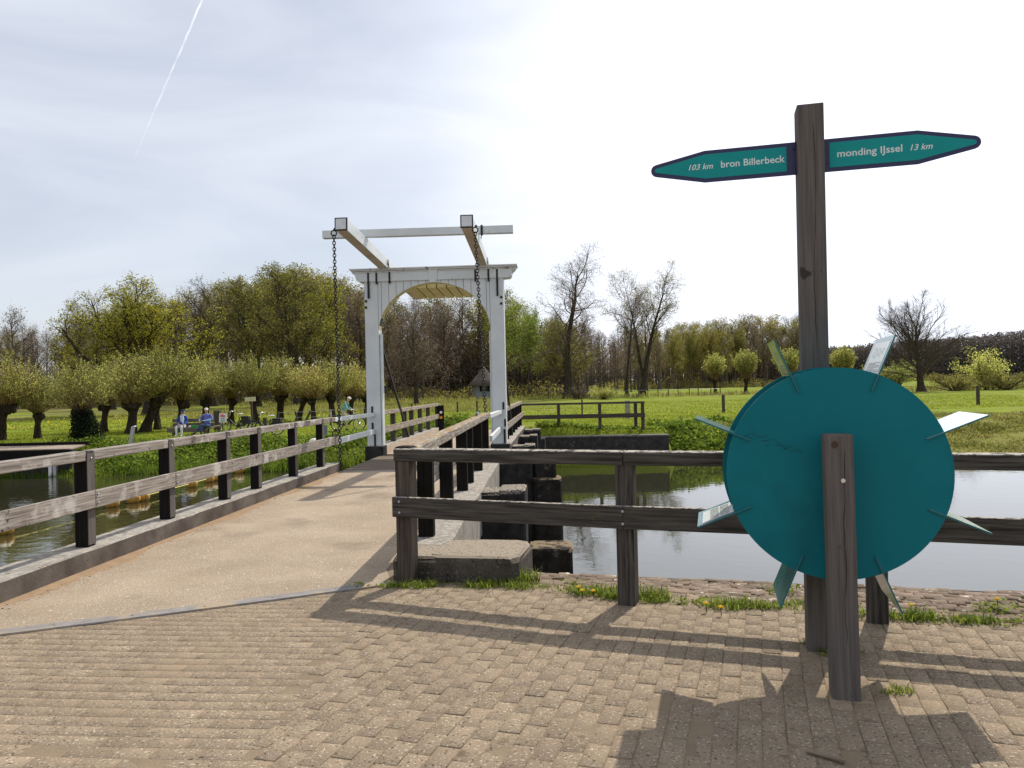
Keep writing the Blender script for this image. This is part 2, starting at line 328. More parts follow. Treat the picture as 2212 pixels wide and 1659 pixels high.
def tag(o, label=None, cat=None, group=None, kind=None):
    if label: o['label'] = label
    if cat: o['category'] = cat
    if group: o['group'] = group
    if kind: o['kind'] = kind
    return o
def empty(name, loc, label, cat, group=None, rz=0):
    o = bpy.data.objects.new(name, None); o.empty_display_size = .2; COL.objects.link(o); o.location = loc; o.rotation_euler = (0, 0, rz)
    return tag(o, label, cat, group)
def copy_tree(o, parent=None):
    c = o.copy(); COL.objects.link(c); c.parent = parent
    for ch in list(o.children): copy_tree(ch, c)
    return c
# ------------------------------------------------------------------ scatter helpers
def blades(P, h, wd, lean, tint=None, seed=0):
    """curved grass blades: 2 quads each. P (n,3), h (n), wd (n), lean (n)"""
    g = np.random.default_rng(seed); n = len(P); a = g.uniform(0, 2 * np.pi, n); L = np.stack([np.cos(a), np.sin(a), np.zeros(n)], 1)
    S = np.stack([-np.sin(a + g.uniform(-.9, .9, n)), np.cos(a), np.zeros(n)], 1); up = np.array([0, 0, 1.])
    h = h[:, None]; wd = wd[:, None]; ln = lean[:, None]
    b0 = P - S * wd * .5; b1 = P + S * wd * .5
    m = P + up * h * .6 + L * h * ln * .35; t_ = P + up * h * (1 - ln * .35) + L * h * ln
    m0 = m - S * wd * .42; m1 = m + S * wd * .42; t0 = t_ - S * wd * .06; t1 = t_ + S * wd * .06
    V = np.stack([b0, b1, m0, m1, t0, t1], 1).reshape(-1, 3); i = np.arange(n)[:, None] * 6
    F = np.concatenate([i + [0, 1, 3, 2], i + [2, 3, 5, 4]], 0)
    tn = np.repeat((g.uniform(.55, 1.15, (n, 1)) * np.array([1, 1, 1])) * (1 + g.uniform(-.12, .12, (n, 3))), 6, 0)
    return V, F, tn
def leaves(P, size, seed=0, flat=0.0, asp=.55, nrm=None):
    g = np.random.default_rng(seed); n = len(P)
    d = g.normal(size=(n, 3)); d[:, 2] *= (1 - flat); d /= np.linalg.norm(d, axis=1)[:, None]
    e = g.normal(size=(n, 3)); e[:, 2] *= (1 - flat * .8); e -= d * (e * d).sum(1)[:, None]; e /= np.linalg.norm(e, axis=1)[:, None]
    s = (size * g.uniform(.6, 1.3, n))[:, None]
    V = np.stack([P, P + d * s * .5 + e * s * asp * .5, P + d * s, P + d * s * .5 - e * s * asp * .5], 1).reshape(-1, 3)
    F = np.arange(n * 4).reshape(-1, 4)
    tn = np.repeat(g.uniform(.35, 1.3, (n, 1)) * (1 + g.uniform(-.1, .1, (n, 3))), 4, 0)
    return V, F, tn
class Acc:
    def __init__(s): s.V = []; s.F = []; s.T = []; s.M = []; s.n = 0
    def add(s, V, F, T=None, mi=0):
        if len(V) == 0: return
        V = np.asarray(V); F = np.asarray(F)
        if F.shape[1] == 3: F = np.concatenate([F, F[:, 2:3]], 1)
        s.V.append(V); s.F.append(F + s.n); s.T.append(T if T is not None else np.ones((len(V), 3))); s.M.append(np.full(len(F), mi)); s.n += len(V)
    def build(s, name, mats, parent=None, off=None, smooth=False):
        V = np.concatenate(s.V)
        if off is not None: V = V - np.array(off)
        return npmesh(name, V, np.concatenate(s.F), mats, np.concatenate(s.M), np.concatenate(s.T), parent, smooth)

# ------------------------------------------------------------------ bridge frame
TH = R(3.3); BO = Vector((-2.35, 10.7, 0)); BT = Vector((math.sin(TH), math.cos(TH), 0)); BS = Vector((math.cos(TH), -math.sin(TH), 0))
def B(s, t, z=0): return BO + BS * s + BT * t + Vector((0, 0, z))
def bst(x, y):
    d = Vector((x, y, 0)) - BO; return d.dot(BS), d.dot(BT)

WZ = -1.52
# ------------------------------------------------------------------ terrain beyond the canal
def smooth(a, b, x): t = np.clip((x - a) / (b - a), 0, 1); return t * t * (3 - 2 * t)
def tz(x, y):
    x = np.asarray(x, float); y = np.asarray(y, float)
    plat = np.interp(y, [0, 46, 60, 110, 160, 230, 330, 3000], [-.45, -.45, -.40, -.12, .28, .75, .55, .5])
    plat = plat + .16 * smooth(-6, 2, x) * smooth(60, 40, y)
    d = np.hypot((x + .8) / 2.6, np.maximum(0, 27 - y) * .5 + np.maximum(0, y - 31) / 5.5); plat = plat + (.0 - plat) * smooth(1.7, .8, d)
    plat = plat + .05 * np.sin(x * .31 + 1) * np.sin(y * .23) + .03 * np.sin(x * 1.3 + y * .9)
    yb = 30.75 + .35 * np.sin(x * .21) - .35 * smooth(3, 9, x)
    yb = np.where((x > -4.4) & (x < .9), 29.6, yb); wd = 4.3 - 1.3 * smooth(-9, -5, x)
    wd = np.where((x > -4.4) & (x < 6.2), .35, wd); wd = np.where(x >= 6.2, 2.0 + 5.0 * smooth(6.2, 14, x), wd)
    yb = np.where((x > .9) & (x < 6.2), 30.95 - (x - .9) * .1, yb)
    k = np.clip((y - yb + .55) / (wd + .55), 0, 1); k = k ** .75
    return (WZ - .5) + (plat - (WZ - .5)) * k
xs = np.concatenate([np.linspace(-1500, -90, 16), np.arange(-86, -34, 2.), np.arange(-34, 30, .45), np.arange(30, 90, 2.), np.linspace(94, 1500, 16)])
ys = np.concatenate([np.arange(26, 41, .4), np.arange(41, 70, 1.2), np.arange(70, 240, 6.), np.linspace(246, 3000, 22)])
XX, YY = np.meshgrid(xs, ys); ZZ = tz(XX, YY); V = np.stack([XX, YY, ZZ], 2).reshape(-1, 3); nx = len(xs)
ii = (np.arange(len(ys) - 1)[:, None] * nx + np.arange(nx - 1)[None]).reshape(-1, 1); F = ii + np.array([[0, 1, nx + 1, nx]])
m_meadow = M('meadow', (.145, .19, .02), (.22, .26, .03), .35, .95, .6, 9, spots=[((.23, .22, .06), .12, .57, .06), ((.16, .15, .04), 1.4, .62, .1), ((.75, .62, .03), 8, .74, .02)], spec=.05, bdist=.12, detail=9)
# brown litter under the far wood, straw strip: real ground colours
_t = m_meadow.node_tree; _b = _t.nodes['Principled BSDF']; _src = _b.inputs['Base Color'].links[0].from_socket
_tc = N(_t, 'ShaderNodeTexCoord'); _sx = N(_t, 'ShaderNodeSeparateXYZ'); _t.links.new(_tc.outputs['Object'], _sx.inputs[0])
def _range(v, a, b_):
    r = N(_t, 'ShaderNodeMapRange'); r.inputs['From Min'].default_value = a; r.inputs['From Max'].default_value = b_; _t.links.new(v, r.inputs['Value']); return r.outputs[0]
def _mul(a, b_):
    r = N(_t, 'ShaderNodeMath', operation='MULTIPLY'); _t.links.new(a, r.inputs[0]); _t.links.new(b_, r.inputs[1]); return r.outputs[0]
_n = N(_t, 'ShaderNodeTexNoise'); _n.inputs['Scale'].default_value = .09; _n.inputs['Detail'].default_value = 5; _t.links.new(_tc.outputs['Object'], _n.inputs['Vector'])
_f = _mul(_mul(_range(_sx.outputs['Y'], 62, 72), _range(_sx.outputs['Y'], 118, 104)), _mul(_range(_sx.outputs['X'], 8, -2), _range(_n.outputs['Fac'], .40, .52)))
_x = N(_t, 'ShaderNodeMix', data_type='RGBA'); _t.links.new(_f, _x.inputs[0]); _t.links.new(_src, _x.inputs[6]); _x.inputs[7].default_value = (.16, .15, .055, 1)
_f2 = _mul(_mul(_range(_sx.outputs['Y'], 112, 118), _range(_sx.outputs['Y'], 132, 124)), _range(_n.outputs['Fac'], .35, .45))
_y = N(_t, 'ShaderNodeMix', data_type='RGBA'); _t.links.new(_f2, _y.inputs[0]); _t.links.new(_x.outputs[2], _y.inputs[6]); _y.inputs[7].default_value = (.17, .13, .07, 1)
_f3 = _mul(_range(_sx.outputs['X'], 9, 13), _mul(_range(_sx.outputs['Y'], 38.5, 36), _range(_n.outputs['Fac'], .2, .3)))
_z = N(_t, 'ShaderNodeMix', data_type='RGBA'); _t.links.new(_f3, _z.inputs[0]); _t.links.new(_y.outputs[2], _z.inputs[6]); _z.inputs[7].default_value = (.22, .215, .055, 1)
_t.links.new(_z.outputs[2], _b.inputs['Base Color'])
tag(npmesh('meadow_ground', V, F, [m_meadow], smooth=True), kind='structure')
mb = MB(); mb.add([(-1500, -200, WZ), (1500, -200, WZ), (1500, 34, WZ), (-1500, 34, WZ)], [(0, 1, 2, 3)]); tag(mb.build('canal_water', m_water, recalc=False), kind='structure')
mb = MB(); mb.add([(-1500, -200, WZ - 1.5), (1500, -200, WZ - 1.5), (1500, 40, WZ - 1.5), (-1500, 40, WZ - 1.5)], [(0, 1, 2, 3)]); tag(mb.build('canal_bed', M('canal_mud', (.03, .028, .015)), recalc=False), kind='structure')

# ------------------------------------------------------------------ near pavement
m_sand = M('joint_sand', (.27, .205, .138), (.215, .165, .112), 3, .95, .7, 80, spec=.1)
EDGE = [(-4.25, 5.5), (-4.25, 6.6), (-1.0, 7.15), (-.05, 6.90), (-.05, 6.24), (.9, 5.93), (2.5, 5.29), (4, 4.70), (10, 2.40), (80, -24)]
mb = MB(); poly = [(-300, 5.0)] + EDGE + [(80, -150), (-300, -150)]
poly = poly[::-1]
mb.prism(poly, -3.0, -.0038, lambda a, b, c: Vector((a, b, c)))
tag(mb.build('pavement_ground', m_sand), kind='structure')
m_brick = M('concrete_pavers', (.305, .238, .168), (.245, .192, .137), 2.3, .95, 1.0, 80, tint=.9, spots=[((.50, .43, .33), 62, .60, .03), ((.105, .078, .052), 50, .61, .03), ((.31, .238, .162), .8, .54, .2), ((.185, .142, .098), 9, .60, .12)], spec=.05, bdist=.008, detail=9)
m_cob = M('lichened_setts', (.24, .18, .135), (.15, .115, .085), 4, .95, .8, 60, tint=.9, spots=[((.46, .43, .37), 13, .63, .05), ((.10, .13, .04), 6, .66, .06)], spec=.1, bdist=.008)
def brick_array(cx, cy, ang, lx, ly, zt, g, tiltm=.004, bev=.003, rot=.006):
    """vectorised bevelled blocks: arrays cx,cy,zt; lx along direction ang."""
    n = len(cx); ang = ang + g.uniform(-rot, rot, n); ca, sa = np.cos(ang), np.sin(ang)
    tx, ty = g.uniform(-tiltm, tiltm, n), g.uniform(-tiltm, tiltm, n); V = np.zeros((n, 12, 3))
    for k, (sx, sy) in enumerate(((-1, -1), (1, -1), (1, 1), (-1, 1))):
        for lev, (ins, dz) in enumerate(((0, -.035), (0, -bev), (bev, 0))):
            x = sx * (lx / 2 - ins); y = sy * (ly / 2 - ins)
            V[:, lev * 4 + k, 0] = cx + ca * x - sa * y; V[:, lev * 4 + k, 1] = cy + sa * x + ca * y
            V[:, lev * 4 + k, 2] = zt + dz + (tx * sx + ty * sy if lev else 0)
    f = [[8, 9, 10, 11]]
    for k in range(4):
        j = (k + 1) % 4; f += [[k, j, 4 + j, 4 + k], [4 + k, 4 + j, 8 + j, 8 + k]]
    F = (np.arange(n)[:, None, None] * 12 + np.array(f)[None]).reshape(-1, 4)
    return V.reshape(-1, 3), F
def inpoly(x, y, P):
    r = np.zeros(len(x), bool); n = len(P)
    for i in range(n):
        (x1, y1), (x2, y2) = P[i], P[(i + 1) % n]
        c = ((y1 > y) != (y2 > y)) & (x < (x2 - x1) * (y - y1) / (y2 - y1 + 1e-12) + x1); r ^= c
    return r
g = np.random.default_rng(3)
def field(org, ang, nl, nw, L, W, gap, P, amp, tiltm, seed, dz=0):
    g = np.random.default_rng(seed); i = np.arange(-nl, nl)[:, None]; j = np.arange(-nw, nw)[None]
    a = (i + .5 * (j % 2) + g.uniform(-.03, .03, (2 * nl, 2 * nw))) * L; b = j * W + 0 * i
    a = a + .012 * np.sin(b * 2.1); b = b + .010 * np.sin(a * 1.7) 
    x = (org[0] + a * math.cos(ang) - b * math.sin(ang)).ravel(); y = (org[1] + a * math.sin(ang) + b * math.cos(ang)).ravel()
    k = inpoly(x, y, P); x, y = x[k], y[k]
    z = dz + g.normal(0, amp, len(x)) + .0010 * np.sin(x * 2.3) * np.sin(y * 3.1)
    V, F = brick_array(x, y, ang, L - gap, W - gap, z, g, tiltm)
    tn = np.ones((len(x), 3)) * g.normal(1, .038, (len(x), 1)) * (1 + g.normal(0, .006, (len(x), 3)))
    lt = g.random(len(x)) < .006; tn[lt] *= 1.25
    return V, F, np.repeat(np.clip(tn, .4, 1.6), 12, 0)
acc = Acc()
BX = -1.17
Pl = [(-9, -1), (BX, -1), (BX, 6.36), (-3.42, 5.30), (-9, 2.8)]
Pr = [(BX, -1), (10, -1), (10, 2.4), (4, 4.72), (2.5, 5.30), (.9, 5.95), (.1, 6.22), (-1.0, 6.42), (BX, 6.36)]
acc.add(*field((BX, 3), R(-5.5), 60, 60, .208, .104, .0032, Pl, .0005, .0006, 5, -.0020))
acc.add(*field((0, 3), R(90 - 17.4), 60, 90, .215, .107, .0040, Pr, .0014, .0018, 6))
tag(acc.build('brick_pavement', [m_brick]), kind='structure')
acc = Acc()
Ps = [(-.02, 6.28), (.9, 5.99), (2.5, 5.35), (4, 4.76), (10, 2.46), (10, 4.27), (3.9, 5.89), (-.02, 6.93)]
g = np.random.default_rng(21); ang = R(-14.9); i, j = np.meshgrid(np.arange(-20, 110), np.arange(-50, 30)); a = i * .105 + .05 * (j % 2) + g.uniform(-.012, .012, i.shape); b_ = j * .092 + g.uniform(-.006, .006, i.shape)
x = (a * math.cos(ang) - b_ * math.sin(ang)).ravel(); y = (6.9 + a * math.sin(ang) + b_ * math.cos(ang)).ravel(); k = inpoly(x, y, Ps); x, y = x[k], y[k]
dist = (6.94 - (x - .06) * .2656 - y) * .966; z = -.058 + .052 * np.clip(dist / (.70 + .12 * x.clip(0, 4)), 0, 1) + g.normal(0, .005, len(x))
V, F = brick_array(x, y, ang, .101, .089, z, g, .003, .006, .04); acc.add(V, F, np.repeat(g.normal(1, .16, (len(x), 1)).clip(.5, 1.5) * np.ones((1, 3)), 12, 0))
tag(acc.build('sett_strip', [m_cob]), kind='structure')
mb = MB(); top_ = [(-.05, 6.24, -.012), (.9, 5.93, -.012), (2.5, 5.29, -.012), (4, 4.70, -.012), (10, 2.40, -.012)]; low_ = [(-.05, 6.97, -.066), (.9, 6.717, -.07), (2.5, 6.292, -.078), (4, 5.894, -.08), (10, 4.30, -.08)]
mb.add(top_ + low_, [(i, i + 1, 6 + i, 5 + i) for i in range(4)]); tag(mb.build('sett_bed_ground', m_sand), kind='structure')
# quay wall below the sett strip
mb = MB()
for (x0, y0), (x1, y1) in (((.0, 6.98), (3.9, 5.945)), ((3.9, 5.945), (30, -1.0))): mb.bar((x0, y0 - .03, -1.2), (x1, y1 - .03, -1.2), .14, 2.24)
tag(mb.build('quay_wall', m_brickwall), 'dark brick quay wall dropping from the sett strip to the water', 'wall')

# ------------------------------------------------------------------ bridge approach deck and kerbs
def slab(name, s0, s1, t0, t1, z0, z1, mats, jit=.0, seg=.25, nm=None, parent=None, loc=None, bev=.012, frame=None):
    B = frame or globals()['B']
    """rough-edged slab along the bridge; mats[0] top, mats[1] sides"""
    mb = MB(); n = max(1, int((t1 - t0) / seg)); rings = []
    for i in range(n + 1):
        t_ = t0 + (t1 - t0) * i / n; j = [rng.uniform(-jit, jit) for _ in range(8)]
        rings.append([B(s0, t_, z0), B(s0 + j[0] * .5, t_, z1 - bev + j[1]), B(s0 + bev + j[2], t_, z1 + j[6] * .3), B(s1 - bev + j[3], t_, z1 + j[7] * .3), B(s1 + j[4] * .5, t_, z1 - bev + j[5]), B(s1, t_, z0)])
    vs = [p for r in rings for p in r]; fs = []; ms = []
    for i in range(n):
        for k in range(6):
            a, b = i * 6 + k, i * 6 + (k + 1) % 6; fs.append((a, b, b + 6, a + 6)); ms.append(0 if k in (1, 2, 3) else 1)
    for m_ in (0, 1): mb.add(vs, [f for f, q in zip(fs, ms) if q == m_], m_)
    mb.add(vs[:6], [tuple(range(6))], 1); mb.add(vs[-6:], [tuple(range(6))], 1)
    bm = bmesh.new(); o = mb.build(name, mats, parent, loc=loc); bm.from_mesh(o.data); bmesh.ops.remove_doubles(bm, verts=bm.verts, dist=.0002); bmesh.ops.recalc_face_normals(bm, faces=bm.faces); bm.to_mesh(o.data); bm.free()
    return o
RA, RB = Vector((-.905, 6.45, 0)), Vector((-.535, 15.4, 0)); RD = (RB - RA).normalized(); RN = Vector((RD.y, -RD.x, 0))
def BR_(off, y, z=0): return RA + RD * (y - 6.45) + RN * off + Vector((0, 0, z))
# road surface on the near span: polygon from the steel strip to the leaf
sA = Vector((-3.55, 5.36, 0)); sB = Vector((-.95, 6.56, 0))
pl = [bst(-4.30, 4.95), bst(-1.04, 6.42), (1.41, -3.75), (1.41, 4.62), (-1.41, 4.62), (-1.5, -5.3)]
mb = MB(); mb.prism(pl, -.30, .0015, lambda a, b, c: B(a, b, c)); tag(mb.build('bridge_road_surface', m_deck), kind='structure')
# under the kerbs: fascia slabs of the near span
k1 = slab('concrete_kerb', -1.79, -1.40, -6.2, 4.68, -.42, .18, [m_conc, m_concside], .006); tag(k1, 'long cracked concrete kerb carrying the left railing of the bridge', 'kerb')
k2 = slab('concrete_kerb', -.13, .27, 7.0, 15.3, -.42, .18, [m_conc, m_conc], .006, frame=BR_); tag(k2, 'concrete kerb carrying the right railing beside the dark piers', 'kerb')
# far span
mb = MB(); mb.prism([(-1.41, 8.62), (1.41, 8.62), (1.41, 20.2), (-1.41, 20.2)], -.3, .0015, lambda a, b, c: B(a, b, c)); tag(mb.build('far_span_road', m_deck), kind='structure')
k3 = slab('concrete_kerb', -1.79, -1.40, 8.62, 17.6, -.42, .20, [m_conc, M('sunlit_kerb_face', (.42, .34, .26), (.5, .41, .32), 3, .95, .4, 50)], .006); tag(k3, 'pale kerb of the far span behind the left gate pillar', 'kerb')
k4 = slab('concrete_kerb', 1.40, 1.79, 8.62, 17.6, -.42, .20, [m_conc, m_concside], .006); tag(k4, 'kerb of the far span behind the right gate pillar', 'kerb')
# sand washed up along the kerbs
gs = random.Random(12)
def drift(name, frame, s0, t0, t1, sgn, w0):
    mb = MB(); n = int((t1 - t0) / .06); pv = None; ph = gs.uniform(0, 6)
    for i in range(n + 1):
        t_ = t0 + (t1 - t0) * i / n; w_ = w0 * (1 + .5 * math.sin(t_ * 2.1 + ph) + .3 * math.sin(t_ * 5.3)) * gs.uniform(.8, 1.2); r_ = [frame(s0, t_, .012), frame(s0 + sgn * w_ * .5, t_, .007), frame(s0 + sgn * w_, t_, .0018)]
        if pv: mb.add(pv + r_, [(0, 1, 4, 3), (1, 2, 5, 4)], 0, None, True)
        pv = r_
    return mb
m_drift = M('drift_sand', (.36, .255, .16), (.29, .205, .13), 9, .95, .6, 90, spots=[((.16, .11, .07), 30, .66, .04)], spec=.05)
tag(drift('d', B, -1.405, -5.3, 4.6, 1, .13).build('sand_drift', m_drift), 'brown sand gathered along the foot of the left kerb', kind='stuff')
# steel strip between brick paving and bridge
mb = MB(); d = (sB - sA).normalized(); nn = Vector((-d.y, d.x, 0))
pts = []; K = 14
for i in range(K + 1):
    f = i / K; c = Vector((-4.15, 5.02, 0)).lerp(Vector((-1.02, 6.43, 0)), f); c -= nn * .05 * math.sin(f * math.pi) * .6; pts.append(c)
for i in range(K):
    a, b_ = pts[i], pts[i + 1]; mb.add([a - nn * .075 + Vector((0, 0, .001)), b_ - nn * .075 + Vector((0, 0, .001)), b_ - nn * .07 + Vector((0, 0, .011)), a - nn * .07 + Vector((0, 0, .011)), a + nn * .075 + Vector((0, 0, .006)), b_ + nn * .075 + Vector((0, 0, .006))], [(0, 1, 2, 3), (3, 2, 5, 4)])
for i in range(0, K, 2):
    c = pts[i] + Vector((0, 0, .010)); mb.ell(c, (.011, .011, .004), 8, 4)
tag(mb.build('threshold_strip', m_metalstrip, recalc=False), 'curved grey steel strip where the brick paving meets the bridge', 'strip')

# ------------------------------------------------------------------ piers
def rough_box(mb, frame, a0, a1, b0, b1, z0, z1, r=.05, jit=.012, mi=0, n=5):
    """rounded-corner block in (a,b) plan with soft top edge"""
    pts = []
    for (ca, cb, q0) in ((a1 - r, b0 + r, -90), (a1 - r, b1 - r, 0), (a0 + r, b1 - r, 90), (a0 + r, b0 + r, 180)):
        for k in range(4):
            q = R(q0 + 30 * k); pts.append((ca + r * math.cos(q), cb + r * math.sin(q)))
    cx, cy = (a0 + a1) / 2, (b0 + b1) / 2; vs = []; lev = [(z0, 0), (z0 + (z1 - z0) * .5, 0), (z1 - .05, 0), (z1 - .015, .012), (z1, .04)]
    for z, ins in lev:
        for (a, b_) in pts:
            k = math.hypot(a - cx, b_ - cy); f = (k - ins) / k
            p = frame(cx + (a - cx) * f, cy + (b_ - cy) * f, z); vs.append(p + Vector((rng.uniform(-jit, jit), rng.uniform(-jit, jit), rng.uniform(-jit, jit) * .4)))
    m = len(pts); fs = [(i * m + j, i * m + (j + 1) % m, (i + 1) * m + (j + 1) % m, (i + 1) * m + j) for i in range(len(lev) - 1) for j in range(m)]
    mb.add(vs, fs, mi); mb.add(vs[-m:], [tuple(range(m))], mi)
W_ = lambda a, b_, c: Vector((a, b_, c))
# near abutment block (front of bridge, behind the corner of the fence)
ax = Vector((1.05, -.21, 0)).normalized(); ay = Vector((-ax.y, ax.x, 0)); bo = Vector((-1.06, 6.49, 0)); fb = lambda a, b_, c: bo + ax * a + ay * b_ + Vector((0, 0, c))
e = empty('abutment_block', (-.5, 6.6, 0), 'low concrete block with rounded corners behind the fence corner post', 'block')
mb = MB(); rough_box(mb, fb, 0, .70, .003, .50, -.03, .205, .08); rough_box(mb, fb, .30, 1.10, .0, .74, -3, .212, .13); mb.build('block', M('block_concrete_shaded_sides', (.045, .039, .033), (.10, .088, .074), 5, .95, .8, 50, top=((.31, .26, .20), 50, .36), spots=[((.15, .135, .115), 50, .58, .06), ((.02, .017, .014), 30, .62, .06)], spec=.12, bdist=.008), e)  # shade on the sides and light on top are put into the concrete colour
def pier(t, s1, lab, steps, w=.68, z1=.18, s0=1.82):
    e = empty('bridge_pier', B(1.5, t, WZ), lab, 'pier', 'piers carrying the bridge over the canal')
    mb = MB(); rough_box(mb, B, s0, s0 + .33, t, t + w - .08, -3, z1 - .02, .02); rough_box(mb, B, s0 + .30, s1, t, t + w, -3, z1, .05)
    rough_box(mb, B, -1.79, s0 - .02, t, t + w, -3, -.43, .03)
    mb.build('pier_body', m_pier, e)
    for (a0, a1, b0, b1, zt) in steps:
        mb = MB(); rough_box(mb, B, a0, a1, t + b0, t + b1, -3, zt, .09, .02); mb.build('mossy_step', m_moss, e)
    return e
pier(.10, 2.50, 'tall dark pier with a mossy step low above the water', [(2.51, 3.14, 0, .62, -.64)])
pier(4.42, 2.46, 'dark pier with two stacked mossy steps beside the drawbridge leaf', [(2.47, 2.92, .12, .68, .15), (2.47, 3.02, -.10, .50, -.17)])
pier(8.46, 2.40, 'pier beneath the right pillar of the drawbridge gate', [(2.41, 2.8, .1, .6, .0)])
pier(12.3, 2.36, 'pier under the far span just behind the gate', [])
pier(15.7, 2.38, 'last pier of the far span next to the canal wall', [])

# canal wall on the far bank
e = empty('canal_wall', (3.4, 30.8, -.3), 'long dark brick retaining wall at the far water edge below the grass', 'wall')
mb = MB(); mb.bar((.95, 31.0, -1.25), (6.15, 30.5, -1.25), .5, 1.62); mb.build('wall_body', m_brickwall, e, bevel=.02)
mb = MB(); mb.bar((.95, 31.0, -.405), (6.15, 30.5, -.405), .54, .07); mb.build('coping', M('wall_coping', (.09, .085, .08), (.19, .17, .15), 6, .95, .4, 40), e, bevel=.015)
mb = MB(); mb.bar((-4.5, 29.3, -1.3), (1.2, 28.9, -1.3), .8, 2.0); tag(mb.build('abutment_wall', m_brickwall, bevel=.02), 'dark abutment wall under the far end of the bridge', 'wall')

# ------------------------------------------------------------------ railings
def railing_left():
    e = empty('bridge_railing', B(-1.57, -3.35, .18), 'long weathered grey railing along the left kerb of the bridge', 'railing')
    ts = [bst(-4.1, y)[1] for y in (4.78, 5.85, 7.35, 8.9, 10.44, 11.54, 13.16, 14.69)]; sp = -1.56
    for t_ in ts:
        mb = MB(); a, b_ = B(sp, t_, .17), B(sp, t_, 1.07); mb.bar(a, b_, .125, .125, up=BT); p = mb.build('post', m_blackpost, e, bevel=.006)
        mb = MB(); mb.bar(B(sp + .066, t_, .2), B(sp + .066, t_, 1.068), .006, .118, up=BT); mb.build('lit_post_face', m_signpost, p)  # paler plate paints the sunlight on the post's inner side
        for z in (1.02, .67, .59): mb = MB(); mb.ell(B(sp + (.072 if z > 1 else .118), t_ + (.03 if z < 1 else 0), z), (.010, .010, .010), 8, 5); mb.build('bolt', m_steel, p)
    for i in range(len(ts) - 1):
        mb = MB(); mb.bar(B(sp, ts[i] + .064, 1.045 + rng.uniform(-.004, .004)), B(sp, ts[i + 1] - .064, 1.045 + rng.uniform(-.004, .004)), .125, .095); mb.build('top_rail', m_rail, e, bevel=.008)
    mb = MB(); mb.bar(B(sp, ts[-1] + .064, 1.045), B(sp, 4.72, 1.045), .125, .095); mb.build('top_rail', m_rail_lichen, e, bevel=.008)
    js = [-6.0, ts[2], ts[3], ts[5], ts[6], 4.78]
    for i in range(len(js) - 1):
        mb = MB(); mb.bar(B(sp + .088, js[i] + .004, .628), B(sp + .088, js[i + 1] - .004, .628), .045, .165); mb.build('middle_rail', m_rail, e, bevel=.006)
    mb = MB(); mb.bar(B(sp, -6.0, 1.045), B(sp, ts[0] - .064, 1.045), .125, .095); mb.build('top_rail', m_rail, e, bevel=.008)
    return e
railing_left()
def railing_right():
    e = empty('bridge_railing', BR_(0, 7.4, .18), 'lichen-covered railing along the right kerb running from the fence corner', 'railing')
    for y in (7.5, 9.07, 10.79, 11.68, 13.38, 14.99):
        mb = MB(); mb.bar(BR_(0, y, .17), BR_(0, y, 1.02), .15, .13, up=RD); mb.build('post', m_blackpost, e, bevel=.006)
    cuts = [6.5, 9.05, 11.7, 15.45]
    for i in range(3):
        mb = MB(); mb.bar(BR_(.01, cuts[i], 1.068), BR_(.01, cuts[i + 1] - .003, 1.068), .15, .10); mb.build('top_rail', m_rail_lichen, e, bevel=.010)
    cuts = [6.9, 10.8, 15.4]
    for i in range(2):
        mb = MB(); mb.bar(BR_(-.098, cuts[i], .635), BR_(-.098, cuts[i + 1] - .003, .635), .045, .165); mb.build('middle_rail', m_rail, e, bevel=.006)
    return e
railing_right()
def railing_far(sp, lab, mid, posts, t0, t1):
    e = empty('bridge_railing', B(sp, 10.5, .2), lab, 'railing')
    for y in posts:
        t_ = y - 10.7; mb = MB(); mb.bar(B(sp, t_, .18), B(sp, t_, 1.0), .13, .13, up=BT); mb.build('post', m_blackpost if sp > 0 else m_brownpost, e, bevel=.006)
    mb = MB(); mb.bar(B(sp, t0, 1.03), B(sp, t1, 1.03), .14, .10); mb.build('top_rail', m_rail_lichen, e, bevel=.008)
    mb = MB(); mb.bar(B(sp + mid, t0, .60), B(sp + mid, t1, .60), .045, .17); mb.build('middle_rail', m_rail_lichen, e, bevel=.006)
railing_far(-1.57, 'lichened railing of the far span seen through the white gate', .088, (21.2, 22.8, 23.9, 25.4, 27, 29), 8.95, 18.6)
railing_far(1.57, 'dark railing of the far span behind the right gate pillar', .088, (21.2, 22.8, 24.3, 25.9, 27.5, 29), 8.95, 18.9)
# marked post at the end of the far railing
p = B(-1.42, 18.3, 0); e = empty('waymark_post', p, 'thick dark post with round and orange waymarks at the railing end', 'post')
mb = MB(); mb.post(p.x, p.y, -.1, 1.0, .24); mb.build('post', m_blackpost, e, bevel=.01)
mb = MB(); mb.prism([(.05 * math.cos(a * .5236), .05 * math.sin(a * .5236)) for a in range(12)], 0, .006, lambda a, b_, c: p + Vector((a + .02, -.122 - c, b_ + .74))); mb.build('round_mark', m_paperw, e)
mb = MB(); mb.box(p + Vector((.02, -.124, .58)), (.09, .008, .05)); mb.build('orange_mark', m_orange, e)
mb = MB(); mb.box(p + Vector((.02, -.124, .53)), (.09, .008, .05)); mb.build('yellow_mark', m_yellow, e)

